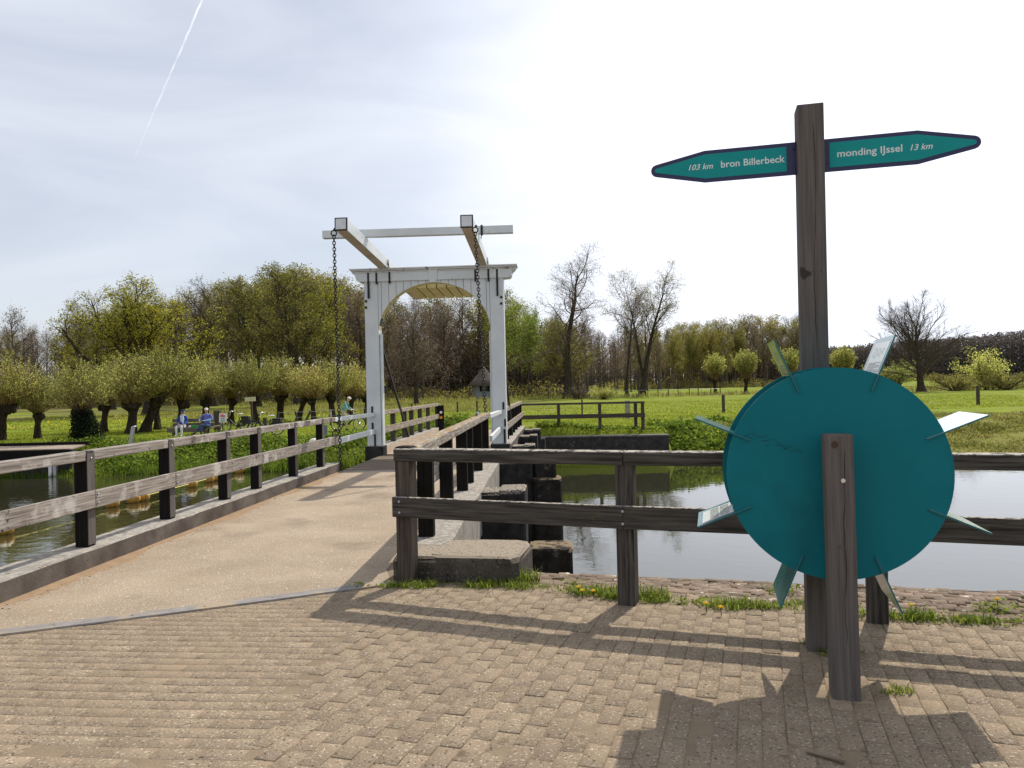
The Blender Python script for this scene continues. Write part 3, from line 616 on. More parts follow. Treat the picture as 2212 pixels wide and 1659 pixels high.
# front fence
FP = [Vector((-.90, 6.40, 0)), Vector((.82, 5.66, 0)), Vector((2.385, 5.10, 0)), Vector((3.98, 4.50, 0))]
e = empty('canal_fence', FP[0], 'dark weathered fence with two rails crossing in front of the piers', 'fence')
fd = (FP[3] - FP[0]).normalized(); fn = Vector((fd.y, -fd.x, 0))
if fn.y > 0: fn = -fn
for i, p in enumerate(FP):
    mb = MB(); d = fd; mb.bar(p + Vector((0, 0, -.1)), p + Vector((0, 0, 1.02)), .135, .13, up=fd); q = mb.build('post', m_brownpost if i == 0 else m_darkrail, e, bevel=.007)
rail_pts = [FP[0] - fd * .04, FP[1], FP[2], FP[3] + fd * .6]
for i in range(3):
    a, b_ = rail_pts[i], rail_pts[i + 1]; dd = (b_ - a).normalized()
    if i == 0: b_ = b_
    mb = MB(); mb.bar(a + fn * .005 + Vector((0, 0, 1.068)) - (fd * .03 if i == 0 else Vector()), b_ + fn * .005 + Vector((0, 0, 1.068)), .15, .10); mb.build('top_rail', m_darkrail, e, bevel=.010)
    mb = MB(); mb.bar(a + fn * .092 + Vector((0, 0, .645)) - (fd * .03 if i == 0 else Vector()), b_ + fn * .092 + Vector((0, 0, .645)), .05, .165); r_ = mb.build('middle_rail', m_darkrail, e, bevel=.006)
for i, p in enumerate(FP[:3]):
    for z in (.69, .60): mb = MB(); mb.ell(p + fn * .119 + Vector((0, 0, z)), (.013, .013, .013), 8, 5); mb.build('bolt', m_steel, e)
mb = MB(); c = FP[0] + Vector((-.01, .06, 1.075)); mb.bar(c - fd * .075, c + fd * .09, .15, .118); mb.build('corner_cap', m_blackpost, e, bevel=.03)

# far fence beyond the canal wall
def farfence():
    y0 = 31.6; e = empty('meadow_fence', (.2, y0, -.2), 'dark two-rail fence on the grass above the far canal wall', 'fence')
    xs_ = [.25, 1.88, 3.55, 5.05, 5.28]; m = m_brownpost
    for x_ in xs_:
        yy = y0 - (x_ - .2) * .07; mb = MB(); mb.post(x_, yy + (.35 if x_ == 5.05 else 0), -.35, .86, .12); mb.build('post', m, e)
    mb = MB(); mb.bar((.1, y0, .90), (5.36, y0 - .36, .90), .13, .08); mb.build('top_rail', m, e)
    mb = MB(); mb.bar((.1, y0 - .09, .38), (5.36, y0 - .45, .38), .045, .17); mb.build('middle_rail', m, e)
    mb = MB(); mb.bar((.1, y0 + 2.6, .90), (.12, y0, .90), .1, .08); mb.build('side_rail', m, e)
farfence()
# ------------------------------------------------------------------ drawbridge
DB = empty('drawbridge', B(0, 8.2, 0), 'white wooden drawbridge gate with arched boards, balance beams and black chains', 'drawbridge')
def dist_on(x, y, t_=8.2):
    """point of the gate's front plane seen at a photo position -> (s, z)"""
    d = ray(x, y); n = BT; p0 = B(0, t_, 0); k = (p0 - CAM).dot(n) / d.dot(n); p = CAM + d * k; return (p - BO).dot(BS), p.z
PW = .355; m_groove = M('groove_dark', (.05, .055, .055), None)  # dark tone behind the board gaps and along the pillar seams
for sg in (-1, 1):
    mb = MB(); c = B(sg * 1.555, 8.38, 0); mb.bar(c + Vector((0, 0, -1.0)), c + Vector((0, 0, .245)), .46, .44, up=BT); mb.build('pillar_base', m_pier, DB, bevel=.02)
    mb = MB(); mb.bar(c + Vector((0, 0, .245)), c + Vector((0, 0, 4.31)), .335, .355, up=BT); pil = mb.build('gate_pillar', m_white, DB, bevel=.006)
    mb = MB(); mb.bar(c - BT * .1685 + BS * .045 * sg + Vector((0, 0, .3)), c - BT * .1685 + BS * .045 * sg + Vector((0, 0, 4.25)), .008, .004, up=BT); mb.build('seam', m_groove, pil)
    mb = MB(); mb.bar(c + BS * (-sg) * .195 + Vector((0, 0, .25)), c + BS * (-sg) * .195 + Vector((0, 0, 3.02)), .22, .035, up=BS * sg); mb.build('pillar_lining', m_white, pil, bevel=.004)
# arched boarding
ZF = 4.30
def arch(s): return 3.03 + 1.205 * math.sqrt(max(0, 1 - (s / 1.385) ** 2))
edges = [-1.385] + [round(-1.30 + .1857 * i, 3) for i in range(15)] + [1.385]
mb = MB()
for i in range(len(edges) - 1):
    a, b_ = edges[i] + .005, edges[i + 1] - .005; k = 6; pl = [(a + (b_ - a) * j / k, arch(a + (b_ - a) * j / k)) for j in range(k + 1)] + [(b_, ZF), (a, ZF)]
    mb.prism(pl, 0.008, .30, lambda p, q, c: B(p, 8.2 + c, q), 0, 1)
mb.build('arch_boards', [m_white, m_cream], DB)
mb = MB(); mb.prism([(-1.385 + .01 + 2.75 * j / 40, arch(-1.375 + 2.75 * j / 40) + .012) for j in range(41)] + [(1.375, ZF), (-1.375, ZF)], .03, .28, lambda p, q, c: B(p, 8.2 + c, q)); mb.build('board_groove', m_groove, DB)
mb = MB(); mb.prism([(-1.38, 3.2), (-1.3, 3.75), (-1.0, 4.1), (-.5, 4.285), (.5, 4.285), (1.0, 4.1), (1.3, 3.75), (1.38, 3.2), (1.38, 4.29), (-1.38, 4.29)], .03, .04, lambda p, q, c: B(p, 8.2 + c, q))
half = [(2.02, 4.555), (2.02, 4.52), (1.985, 4.49), (1.945, 4.455), (1.93, 4.41), (1.925, 4.37), (1.905, 4.33), (1.86, 4.305), (1.74, ZF)]
pl = half + [(-a, b_) for a, b_ in half[::-1]]
mb = MB(); mb.prism(pl[::-1], -.03, .38, lambda p, q, c: B(p, 8.2 + c, q)); mb.build('fascia', m_white, DB, bevel=.004)
mb = MB(); mb.bar(B(-2.04, 8.37, 4.572), B(2.04, 8.37, 4.572), .50, .034); mb.bar(B(-2.07, 8.37, 4.602), B(2.07, 8.37, 4.602), .56, .026); mb.bar(B(-2.0, 8.37, 4.53), B(2.0, 8.37, 4.53), .44, .022); mb.build('cornice', M('weathered_white_paint', (.66, .67, .66), (.76, .77, .75), 4, .55, spots=[((.12, .11, .09), 5, .60, .05)], top=((.10, .09, .07), 4, .45)), DB, bevel=.004)
mb = MB(); mb.prism([(-.115, 4.575), (-.085, 4.235), (.085, 4.235), (.115, 4.575)], -.055, .34, lambda p, q, c: B(p, 8.2 + c, q)); mb.build('keystone', m_white, DB, bevel=.005)
k7 = lambda x, y: (685.8 + x * .2108, 449.9 + y * .2108)
for (x0, y0, x1, y1, w_) in ((513, 660, 527, 925, .046), (605, 645, 608, 777, .046), (740, 640, 742, 770, .046), (1620, 622, 1620, 750, .046), (1752, 615, 1754, 747, .046), (1845, 625, 1845, 897, .046)):
    a = dist_on(*k7(x0, y0)); b_ = dist_on(*k7(x1, y1)); off = -.035; mb = MB(); mb.bar(B(b_[0], 8.2 + off, b_[1]), B(b_[0], 8.2 + off, a[1]), w_, .012, up=BT); mb.bar(B(b_[0], 8.2 + off + .035, b_[1]), B(b_[0], 8.2 + off + .035, min(a[1], 4.3)), w_, .06, up=BT); mb.build('iron_strap', m_iron, DB)
mb = MB()
for (x, y) in ((497, 953), (497, 1017), (1883, 910), (1883, 975)):
    s_, z_ = dist_on(*k7(x, y)); mb.box(B(s_, 8.19, z_), (.055, .03, .055), -TH)
mb.build('bolt_plate', m_iron, DB, bevel=.006)
for (x, y0, y1) in ((804, 878, 893), (805, 913, 929), (810, 938, 966), (1087.2, 868.6, 884.5), (1091, 905.5, 921), (1090, 927, 957)):
    s_, z0_ = dist_on(x, y0); _, z1_ = dist_on(x, y1); mb = MB(); mb.bar(B(s_, 8.193, z0_), B(s_, 8.193, z1_), .045, .02, up=BT); mb.build('rail_bracket', m_iron, DB)
# balance beams
for (xf, xp) in ((-3.335, -3.092), (-.83, -.66)):
    f = Vector((xf, 15.3, 4.94)); p = Vector((xp, 18.8, 4.722)); d = (p - f) / 3.5; q = f + d * 7.9
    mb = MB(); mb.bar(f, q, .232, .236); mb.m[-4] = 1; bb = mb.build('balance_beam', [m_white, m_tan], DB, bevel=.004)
    mb = MB(); mb.bar(f - d * .006, f + d * .022, .258, .262); mb.build('end_rim', m_iron, bb, bevel=.004)
    mb = MB(); mb.bar(f - d * .014, f - d * .005, .208, .212); mb.build('end_face', M('cracked_white_paint', (.62, .65, .66), (.70, .73, .74), 6, .5, spots=[((.10, .10, .10), 22, .70, .02)]), bb)
    mb = MB(); a = Vector((xp, 18.8, 4.60)) ; 
    for sx in (-.135, .135): mb.tube([Vector((xp + sx, 18.66, 4.66)), Vector((xp + sx, 18.78, 4.80)), Vector((xp + sx, 18.84, 4.64))], .014, 6)
    mb.bar(Vector((xp - .15, 18.9, 4.622)), Vector((xp + .15, 18.9, 4.622)), .07, .03); mb.build('pivot_iron', m_iron, bb)
mb = MB(); mb.bar((-4.09, 16.95, 5.065), (.10, 16.80, 5.065), .16, .165); cb = mb.build('cross_bar', m_white, DB, bevel=.004)
mb = MB(); mb.bar((-.585, 16.725, 4.93), (-.585, 16.725, 5.165), .045, .012, up=(0, 1, 0)); mb.tube([(-.60, 16.72, 4.93), (-.60, 16.72, 4.86)], .012, 6); mb.build('bar_clamp', m_iron, cb)
# counterweight box behind the gate, planked underside
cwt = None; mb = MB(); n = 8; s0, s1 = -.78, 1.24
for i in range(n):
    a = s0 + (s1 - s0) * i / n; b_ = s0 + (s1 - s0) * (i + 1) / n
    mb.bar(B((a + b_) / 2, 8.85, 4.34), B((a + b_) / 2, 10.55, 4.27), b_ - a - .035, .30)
mb.build('counterweight', [m_cream], DB)  # its cream holds the light bounced onto the underside
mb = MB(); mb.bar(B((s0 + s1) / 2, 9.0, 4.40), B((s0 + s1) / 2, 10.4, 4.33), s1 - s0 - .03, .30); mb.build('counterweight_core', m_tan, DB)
# chains
def chain(p0, p1, pitch=.0615):
    mb = MB(); p0, p1 = Vector(p0), Vector(p1); n = int((p1 - p0).length / pitch); d = (p1 - p0) / n; ax = d.normalized(); a = Vector((1, 0, 0)); b_ = Vector((0, 1, 0))
    for i in range(n):
        c = p0 + d * (i + .5); mb.ring(c, a if i % 2 else b_, .029, .0105, 10, 5, sx=1.40, upv=ax)
    mb.ring(p0 + Vector((0, 0, .045)), b_, .055, .013, 14, 6)
    c = p0 + Vector((0, 0, .09)); mb.bar(c, c + Vector((.03, 0, .05)), .04, .04); return mb
chain((-3.485, 15.32, 4.72), (-3.47, 15.42, -.02)).build('chain', m_iron, DB)
chain((-.665, 15.32, 4.72), (-.52, 15.40, .35)).build('chain', m_iron, DB)
mb = chain((-3.56, 15.4, .72), (-3.60, 15.4, .50)); mb.build('chain', m_iron, DB)
# leaf deck
mb = MB(); n = 22
for i in range(n):
    a = 4.72 + 3.42 * i / n; b_ = 4.72 + 3.42 * (i + 1) / n
    mb.bar(B(-1.42, (a + b_) / 2, -.028 + rng.uniform(-.003, .003)), B(1.42, (a + b_) / 2, -.028 + rng.uniform(-.003, .003)), b_ - a - .010, .055)
lf = mb.build('leaf_deck', m_plank, DB, bevel=.004)
mb = MB()
for s_ in (-1.35, -.5, .5, 1.35): mb.bar(B(s_, 4.72, -.19), B(s_, 8.16, -.19), .14, .25)
mb.build('leaf_beam', m_blackpost, lf)
mb = MB(); mb.bar(B(-1.41, 4.665, .0005), B(1.41, 4.665, .0005), .05, .012); mb.build('leaf_edge_strip', m_steel, lf)
for s_ in (-1.56, 1.56):
    o = .0 if s_ < 0 else .03
    mb = MB(); mb.bar(B(s_ + o, 4.76, 1.035 + o * .4), B(s_ - .015 + o, 8.185, 1.02), .10, .085); mb.build('white_rail', m_white, DB, bevel=.006)
    mb = MB(); mb.bar(B(s_ + .04 + o, 4.80, .592), B(s_ + .0, 8.185, .60), .06, .12); mb.build('white_rail', m_white, DB, bevel=.006)
for s_ in (-1.50, 1.62):
    mb = MB(); mb.bar(B(s_, 8.6, 3.05), B(s_, 12.4, .15), .05, .07); mb.build('stay_rod', m_iron, DB)

# ------------------------------------------------------------------ signpost and wheel
TA = R(14.5); E1 = Vector((math.cos(TA), -math.sin(TA), 0)); EN = Vector((math.sin(TA), math.cos(TA), 0))
SP = Vector((1.812, 4.625, 0))
sg = empty('signpost', SP, 'tall square hardwood post carrying two pointed teal direction boards', 'signpost')
mb = MB(); mb.bar(SP + Vector((0, 0, -.15)), SP + Vector((.012, 0, 3.247)), .150, .150, up=EN); pst = mb.build('post', m_signpost, sg, bevel=.004)
m_crack = M('wood_crack', (.012, .010, .009), None)
def crack(p0, fn_, side, zs, wd, name, parent):
    mb = MB(); pts = []; x = 0
    for i, z in enumerate(zs): x += rng.uniform(-.006, .006); pts.append((p0 + side * (x + .018) + Vector((0, 0, z)), wd * rng.uniform(.5, 1.2) * (0.1 if i in (0, len(zs) - 1) else 1)))
    for (a, wa), (b_, wb) in zip(pts, pts[1:]):
        mb.add([a - side * wa, a + side * wa, b_ + side * wb, b_ - side * wb], [(0, 1, 2, 3)])
    mb.build(name, m_crack, parent, recalc=False)
crack(SP - EN * .0762 , -EN, E1, [1.75 + .1 * i for i in range(15)], .0014, 'crack', pst)
def board(sgn):
    def fr(a, b_, c): return SP + E1 * a * sgn + Vector((0, 0, b_ + 2.948)) - EN * c
    root = None
    def outl(i, tipx, r):
        pl = [(.058 + i, -.0985 + i), (.602, -.0985 + i)]
        for k in range(-3, 4): q = R(k * 26); pl.append((tipx - r + r * math.cos(q), r * math.sin(q)))
        pl += [(.602, .0985 - i), (.058 + i, .0985 - i)]; return pl
    o = outl(0, .932, .038); 
    if sgn < 0: o = o[::-1]
    mb = MB(); mb.prism(o, -.004, .004, fr); bd = mb.build('sign_board', m_navy, sg, bevel=.001)
    o = outl(.024, .908, .014); o[0] = (.122, o[0][1]); o[-1] = (.122, o[-1][1])
    if sgn < 0: o = o[::-1]
    mb = MB(); mb.prism(o, .0045, .0062, fr); mb.build('teal_field', m_signteal, bd)
    return bd, fr
BL, frL = board(-1); BR, frR = board(1)
def text(body, parent, fr, x0, x1, zc, h, bold, shear, sgn):
    cu = bpy.data.curves.new('txt', 'FONT'); cu.body = body; cu.size = 1; cu.offset = bold; cu.shear = shear; cu.extrude = 0; cu.resolution_u = 3
    to = bpy.data.objects.new('txt', cu); COL.objects.link(to); bpy.context.view_layer.update()
    me = bpy.data.meshes.new_from_object(to.evaluated_get(bpy.context.evaluated_depsgraph_get())); bpy.data.objects.remove(to)
    xs_ = [v.co.x for v in me.vertices]; a, b_ = min(xs_), max(xs_); k = abs(x1 - x0) / (b_ - a); o0 = wloc(parent)
    for v in me.vertices:
        lx = (v.co.x - a) * k; X = x0 + lx if sgn > 0 else x0 - lx; v.co = fr(X, zc + v.co.y * h / .70, .0068) - o0
    me.name = 'lettering'; me.materials.clear(); me.materials.append(m_letter)
    o = bpy.data.objects.new('lettering', me); COL.objects.link(o); o.parent = parent; return o
text('bron Billerbeck', BL, frL, .505, .131, -.016, .041, .014, 0, -1)
text('103 km', BL, frL, .700, .552, -.016, .034, .012, .28, -1)
text('monding IJssel', BR, frR, .164, .519, -.016, .041, .014, 0, 1)
text('13 km', BR, frR, .561, .680, -.016, .034, .012, .28, 1)
mb = MB()
for sgn in (-1, 1):
    for z in (2.873, 3.023): mb.bar(SP + E1 * sgn * .078 + EN * .0 + Vector((0, 0, z - .02)), SP + E1 * sgn * .078 + Vector((0, 0, z + .02)), .03, .012, up=E1)
mb.build('bracket', m_navy, sg)

P2 = SP - EN * .735 + Vector((-.0, 0, 0))
sp2 = empty('short_post', P2, 'short square wooden post with a long crack, standing in front of the teal wheel', 'post')
mb = MB(); mb.bar(P2 + Vector((0.027, 0, -.1)), P2 + Vector((.018, 0, 1.328)), .132, .142, up=EN); pp = mb.build('post', m_signpost, sp2, bevel=.006)
crack(P2 - EN * .0735 + Vector((.010, 0, 0)), -EN, E1, [.28 + .055 * i for i in range(19)], .0016, 'crack', pp)
mb = MB(); c = P2 - EN * .0728 + E1 * (-.022) + Vector((.018, 0, 1.28)); mb.prism([(.016 * math.cos(q * .785), .019 * math.sin(q * .785)) for q in range(8)], 0, .0012, lambda a, b_, cc_: c + E1 * a + Vector((0, 0, b_)) - EN * cc_); mb.build('knot', M('knot_wood', (.10, .05, .03), (.05, .03, .02), 40), pp)
c = P2 - EN * .0715 + E1 * .012 + Vector((.020, 0, 1.10)); mb = MB(); mb.prism([(.011 * math.cos(q * .524), .011 * math.sin(q * .524)) for q in range(12)], 0, .005, lambda a, b_, cc_: c + E1 * a + Vector((0, 0, b_)) - EN * cc_); mb.build('screw_cap', m_chrome, pp)

WC = Vector((1.692, 4.035, 1.112)); RW = .557
wh = empty('rotating_signboard', WC, 'big round teal information wheel with eight printed panels round its rim', 'signboard')
def frw(a, b_, c): return WC + E1 * a + Vector((0, 0, b_)) + EN * c
circ = [(RW * math.cos(2 * math.pi * i / 96), RW * math.sin(2 * math.pi * i / 96)) for i in range(96)]
for nm, d0 in (('front_disc', 0), ('back_disc', .285)):
    mb = MB(); mb.prism([(a * (1.012 if d0 else 1) - (.010 if d0 else 0), b_ * (1.012 if d0 else 1)) for a, b_ in circ][::-1], d0, d0 + .012, frw, 0, 1); mb.build(nm, [m_teal, m_tealdark], wh)
mb = MB(); mb.tube([frw(0, 0, -.07), frw(0, 0, .56)], .018, 12); mb.build('axle', m_steel, wh)
mb = MB(); gs = random.Random(3)
for i in range(46):
    f = i / 46; a = -.44 + .27 * f + gs.uniform(-.02, .02); b_ = .21 - .10 * f + gs.gauss(0, .010); L = gs.uniform(.003, .014); q = gs.uniform(-1, 1); W2 = .0012
    mb.add([frw(a - L * math.cos(q), b_ - L * math.sin(q) - W2, -.0006), frw(a + L * math.cos(q), b_ + L * math.sin(q) - W2, -.0006), frw(a + L * math.cos(q), b_ + L * math.sin(q) + W2, -.0006), frw(a - L * math.cos(q), b_ - L * math.sin(q) + W2, -.0006)], [(0, 1, 2, 3)])
for i in range(26):
    a, b_ = gs.uniform(-.5, .5), gs.uniform(-.5, .5)
    if a * a + b_ * b_ < .27: mb.add([frw(a, b_, -.0006), frw(a + .002, b_ + .0005, -.0006), frw(a + .0015, b_ + .003, -.0006)], [(0, 1, 2)])
mb.build('scratches', M('scratch_marks', (.004, .045, .06)), wh, recalc=False)
specs = {22.5: ('pale', None), 67.5: ('teal', 'print'), 112.5: ('teal', 'green'), 157.5: ('teal', None), 202.5: ('teal', 'photo'), 247.5: ('teal', None), 292.5: ('pale', None), 337.5: ('pale', None)}
for ang, (pm, pr) in specs.items():
    q = R(ang); rd = (math.cos(q), math.sin(q)); tg = (-math.sin(q), math.cos(q))
    def fp(r, d, h): return frw(rd[0] * r + tg[0] * h, rd[1] * r + tg[1] * h, d)
    mb = MB()
    for (r0, r1, d0, d1) in ((.465, .775, -.012, .47),):
        vs = [fp(r, d, h) for r, d in ((r0, d0), (r1, d0), (r1, d1), (r0, d1)) for h in (-.004, .004)]
        mb.add(vs, [(0, 2, 4, 6), (7, 5, 3, 1)], 0); mb.add(vs, [(0, 1, 3, 2), (2, 3, 5, 4), (4, 5, 7, 6), (6, 7, 1, 0)], 1)
    pn = mb.build('panel', [m_platereflect if pm == 'pale' else m_plate, m_tealdark], wh)
    if pr:
        side = 1 if ang < 180 else -1
        def onp(r0, r1, d0, d1, h, m_, nm):
            mb = MB(); mb.add([fp(r0, d0, h * side), fp(r1, d0, h * side), fp(r1, d1, h * side), fp(r0, d1, h * side)], [(0, 1, 2, 3)]); return mb.build(nm, m_, pn, recalc=False)
        onp(.565, .745, .02, .40, .0052, {'print': m_print, 'green': m_printgreen, 'photo': m_print}[pr], 'print')
        mb = MB()
        if pr in ('print', 'green'):
            for i in range(7):
                r_ = .572 + i * .0085; d1 = .20 + .12 * (i % 3 != 2); mb.add([fp(r_, .36, .0062 * side), fp(r_ + .003, .36, .0062 * side), fp(r_ + .003, .36 - d1, .0062 * side), fp(r_, .36 - d1, .0062 * side)], [(0, 1, 2, 3)])
            for k in range(5):
                for i in range(12):
                    a0, a1 = 6.283 * i / 12, 6.283 * (i + 1) / 12; cr, cdp, rr = .69 - .012 * (k % 2), .10 + .055 * k, .016 + .003 * k
                    P_ = lambda a, r: fp(cr + r * math.sin(a), cdp + r * 1.2 * math.cos(a), .0062 * side); mb.add([P_(a0, rr), P_(a1, rr), P_(a1, rr - .0022), P_(a0, rr - .0022)], [(0, 1, 2, 3)])
            mb.build('print_lines', m_textink, pn, recalc=False)
        else:
            for (a, b_, c_, d_) in ((.59, .64, .05, .20), (.59, .64, .22, .38), (.65, .70, .05, .20), (.65, .70, .22, .38)): mb.add([fp(a, c_, .0062 * side), fp(b_, c_, .0062 * side), fp(b_, d_, .0062 * side), fp(a, d_, .0062 * side)], [(0, 1, 2, 3)])
            mb.build('photos', m_photo, pn, recalc=False)
# loose stick and bits on the paving
c = gp(1782, 1636); c2 = gp(1825, 1649); mb = MB(); mb.bar((gp(1742, 1627) + Vector((0, 0, .010))), (gp(1826, 1650) + Vector((0, 0, .012))), .016, .012, w2=.022, h2=.014); tag(mb.build('stick', m_stick, bevel=.003), 'flat broken piece of wood lying on the shaded paving', 'stick')
# ------------------------------------------------------------------ tree growing
def perp_dir(d, ang, az, r_):
    a = d.orthogonal().normalized(); b_ = d.cross(a); return (d * math.cos(ang) + (a * math.cos(az) + b_ * math.sin(az)) * math.sin(ang)).normalized()
def grow(p, d, L, r, lvl, cfg, out, g, env):
    c = cfg[lvl]; n = c['seg']; pts = [p.copy()]; rad = [r]; dirs = [d.copy()]; re_ = r * c.get('end', .35)
    for i in range(n):
        d = (d + Vector((g.gauss(0, 1), g.gauss(0, 1), g.gauss(0, 1))) * c['wig'] + Vector((0, 0, c['trop']))).normalized()
        p = p + d * (L / n); pts.append(p.copy()); rad.append(r + (re_ - r) * (i + 1) / n); dirs.append(d.copy())
        if lvl and env and i >= 1 and not env(p): break
    out.append((lvl, pts, rad))
    if lvl + 1 < len(cfg):
        k = cfg[lvl + 1]; m = len(pts) - 1; st = k['start']; az = g.uniform(0, 6.28); cnt = k['n']
        for j in range(cnt):
            f = st + (1 - st) * (j + g.uniform(.1, .9)) / cnt; x = f * m; i = min(int(x), m - 1); q = pts[i].lerp(pts[i + 1], x - i)
            az += 2.4 + g.uniform(-.5, .5); ang = R(g.uniform(*k['ang'])) * (1 - k.get('apex', .35) * f)
            nd = perp_dir(dirs[i + 1], ang, az, g)
            LL = k['len'] * g.uniform(.7, 1.15) * (1 - k.get('short', .45) * f); rr = min(rad[i] * .75, k['r'] * g.uniform(.7, 1.2)) * (1 - .3 * f)
            grow(q, nd, LL, max(rr, cfg[-1]['r'] * .6), lvl + 1, cfg, out, g, env)
def tubes_np(chains, n, T=None):
    """vectorised tubes for chains grouped by point count"""
    acc = Acc(); by = {}
    for pts, rad in chains: by.setdefault(len(pts), []).append((pts, rad))
    q = 2 * np.pi * np.arange(n) / n
    for k, lst in by.items():
        Pn = np.array([[tuple(v) for v in pts] for pts, _ in lst]); Rn = np.array([r for _, r in lst]); m = len(lst)
        t_ = np.zeros_like(Pn); t_[:, 1:-1] = Pn[:, 2:] - Pn[:, :-2]; t_[:, 0] = Pn[:, 1] - Pn[:, 0]; t_[:, -1] = Pn[:, -1] - Pn[:, -2]
        t_ /= np.linalg.norm(t_, axis=2, keepdims=True) + 1e-9; ref = np.where(np.abs(t_[:, :1, 0:1]) < .7, np.array([[[1., 0, 0]]]), np.array([[[0, 1., 0]]]))
        a = np.cross(t_, np.broadcast_to(ref, t_.shape)); a /= np.linalg.norm(a, axis=2, keepdims=True) + 1e-9; b_ = np.cross(t_, a)
        V = Pn[:, :, None] + (a[:, :, None] * np.cos(q)[None, None, :, None] + b_[:, :, None] * np.sin(q)[None, None, :, None]) * Rn[:, :, None, None]
        V = V.reshape(-1, 3); base = (np.arange(m) * k * n)[:, None, None] + (np.arange(k - 1) * n)[None, :, None]; j = np.arange(n)[None, None]
        a0 = base + j; a1 = base + (j + 1) % n; F = np.stack([a0, a1, a1 + n, a0 + n], 3).reshape(-1, 4); acc.add(V, F)
    return acc
PROTO = {}
def tree_meshes(key, cfg, trunkL, trunkR, seed, bark, twig, leaf=None, lsize=.2, lper=8, lspread=.35, env=None, lean=(0, 0, 1), sides=(9, 6, 4, 3, 3), extra=None, nleafl=None, dens=1.0):
    g = random.Random(seed); out = []
    for st in (extra or [(Vector((0, 0, -.3)), Vector(lean).normalized(), trunkL, trunkR)]): grow(st[0], st[1], st[2], st[3], 0, cfg, out, g, env)
    tr = [(p, [r * (1.0 + .7 * math.exp(-max(0, q.z + .3) * 1.6)) for q, r in zip(p, rr)]) for l, p, rr in out if l == 0]
    t_ = tubes_np(tr, 9); T = t_.build('trunk', [bark], smooth=True)
    acc = Acc()
    for l in range(1, len(cfg)):
        ch = [(p, r) for ll, p, r in out if ll == l and len(p) > 1]
        if ch:
            a = tubes_np(ch, sides[l]); acc.add(np.concatenate(a.V), np.concatenate(a.F), None, 0)
    if leaf:
        gn = np.random.default_rng(seed); L_ = [p for l, p, r in out if l >= (nleafl or len(cfg) - 1)]
        P = []
        for pts in L_:
            A = np.array([tuple(v) for v in pts]); k = max(1, int(lper * dens * (0.5 + gn.random()))); f = gn.uniform(.25, 1, k) * (len(A) - 1); i = np.minimum(f.astype(int), len(A) - 2); P.append(A[i] + (A[i + 1] - A[i]) * (f - i)[:, None] + gn.normal(0, lspread, (k, 3)))
        P = np.concatenate(P); acc.add(*leaves(P, lsize, seed, .2, .7), 1)
    C = acc.build('crown', [twig] + ([leaf] if leaf else []))
    zmax = max(q.z for l, p, r in out for q in p)
    tm, cm = T.data, C.data; bpy.data.objects.remove(T); bpy.data.objects.remove(C); PROTO[key] = (tm, cm, zmax)
def place(key, name, x, y, ztop, label, cat='tree', group=None, rz=None, wide=1.0, zb=None, leanx=0):
    tm, cm, h = PROTO[key]; zb = float(tz(x, y)) if zb is None else zb
    e = empty(name, (x, y, zb), label, cat, group, rng.uniform(0, 6.28) if rz is None else rz); s_ = (ztop - zb) / h; e.scale = (s_ * wide, s_ * wide, s_); e.rotation_euler.y = leanx
    for nm, me in (('trunk', tm), ('crown', cm)):
        o = bpy.data.objects.new(nm, me); COL.objects.link(o); o.parent = e
    return e
def ell_env(c, r): return lambda p: ((p.x - c[0]) / r[0]) ** 2 + ((p.y - c[1]) / r[1]) ** 2 + ((p.z - c[2]) / r[2]) ** 2 < 1
lv = lambda n, ln, ang, start, seg, wig, trop, r, **k: dict(n=n, len=ln, ang=ang, start=start, seg=seg, wig=wig, trop=trop, r=r, **k)
# spreading oak in bud
cfg = [lv(0, 0, 0, 0, 9, .12, .02, .5, end=.3), lv(18, 9.8, (42, 100), .22, 11, .19, .045, .27, short=.25, apex=.5), lv(9, 3.4, (30, 75), .25, 6, .22, .04, .095, short=.3), lv(8, 1.4, (25, 75), .15, 4, .25, .03, .035, short=.3), lv(3, .6, (20, 70), .3, 2, .2, .02, .018)]
tree_meshes('oak', cfg, 8.0, .52, 6, m_bark, m_bark, m_leafoak, .16, 6.5, .16, env=ell_env((0, 0, 7.2), (7.8, 7.4, 6.8)), nleafl=4)
# broad bare field tree
cfg = [lv(0, 0, 0, 0, 8, .04, .03, .5, end=.22), lv(28, 8.6, (30, 92), .24, 10, .115, .045, .14, short=.10, apex=.5), lv(11, 3.4, (25, 58), .18, 6, .13, .04, .042, short=.35), lv(9, 1.7, (20, 55), .12, 4, .14, .03, .018), lv(5, .8, (20, 60), .2, 3, .16, .0, .009)]
tree_meshes('bare_broad', cfg, 8.0, .50, 44, m_bark, m_twig, env=ell_env((0, 0, 8.4), (7.8, 7.6, 7.2)))
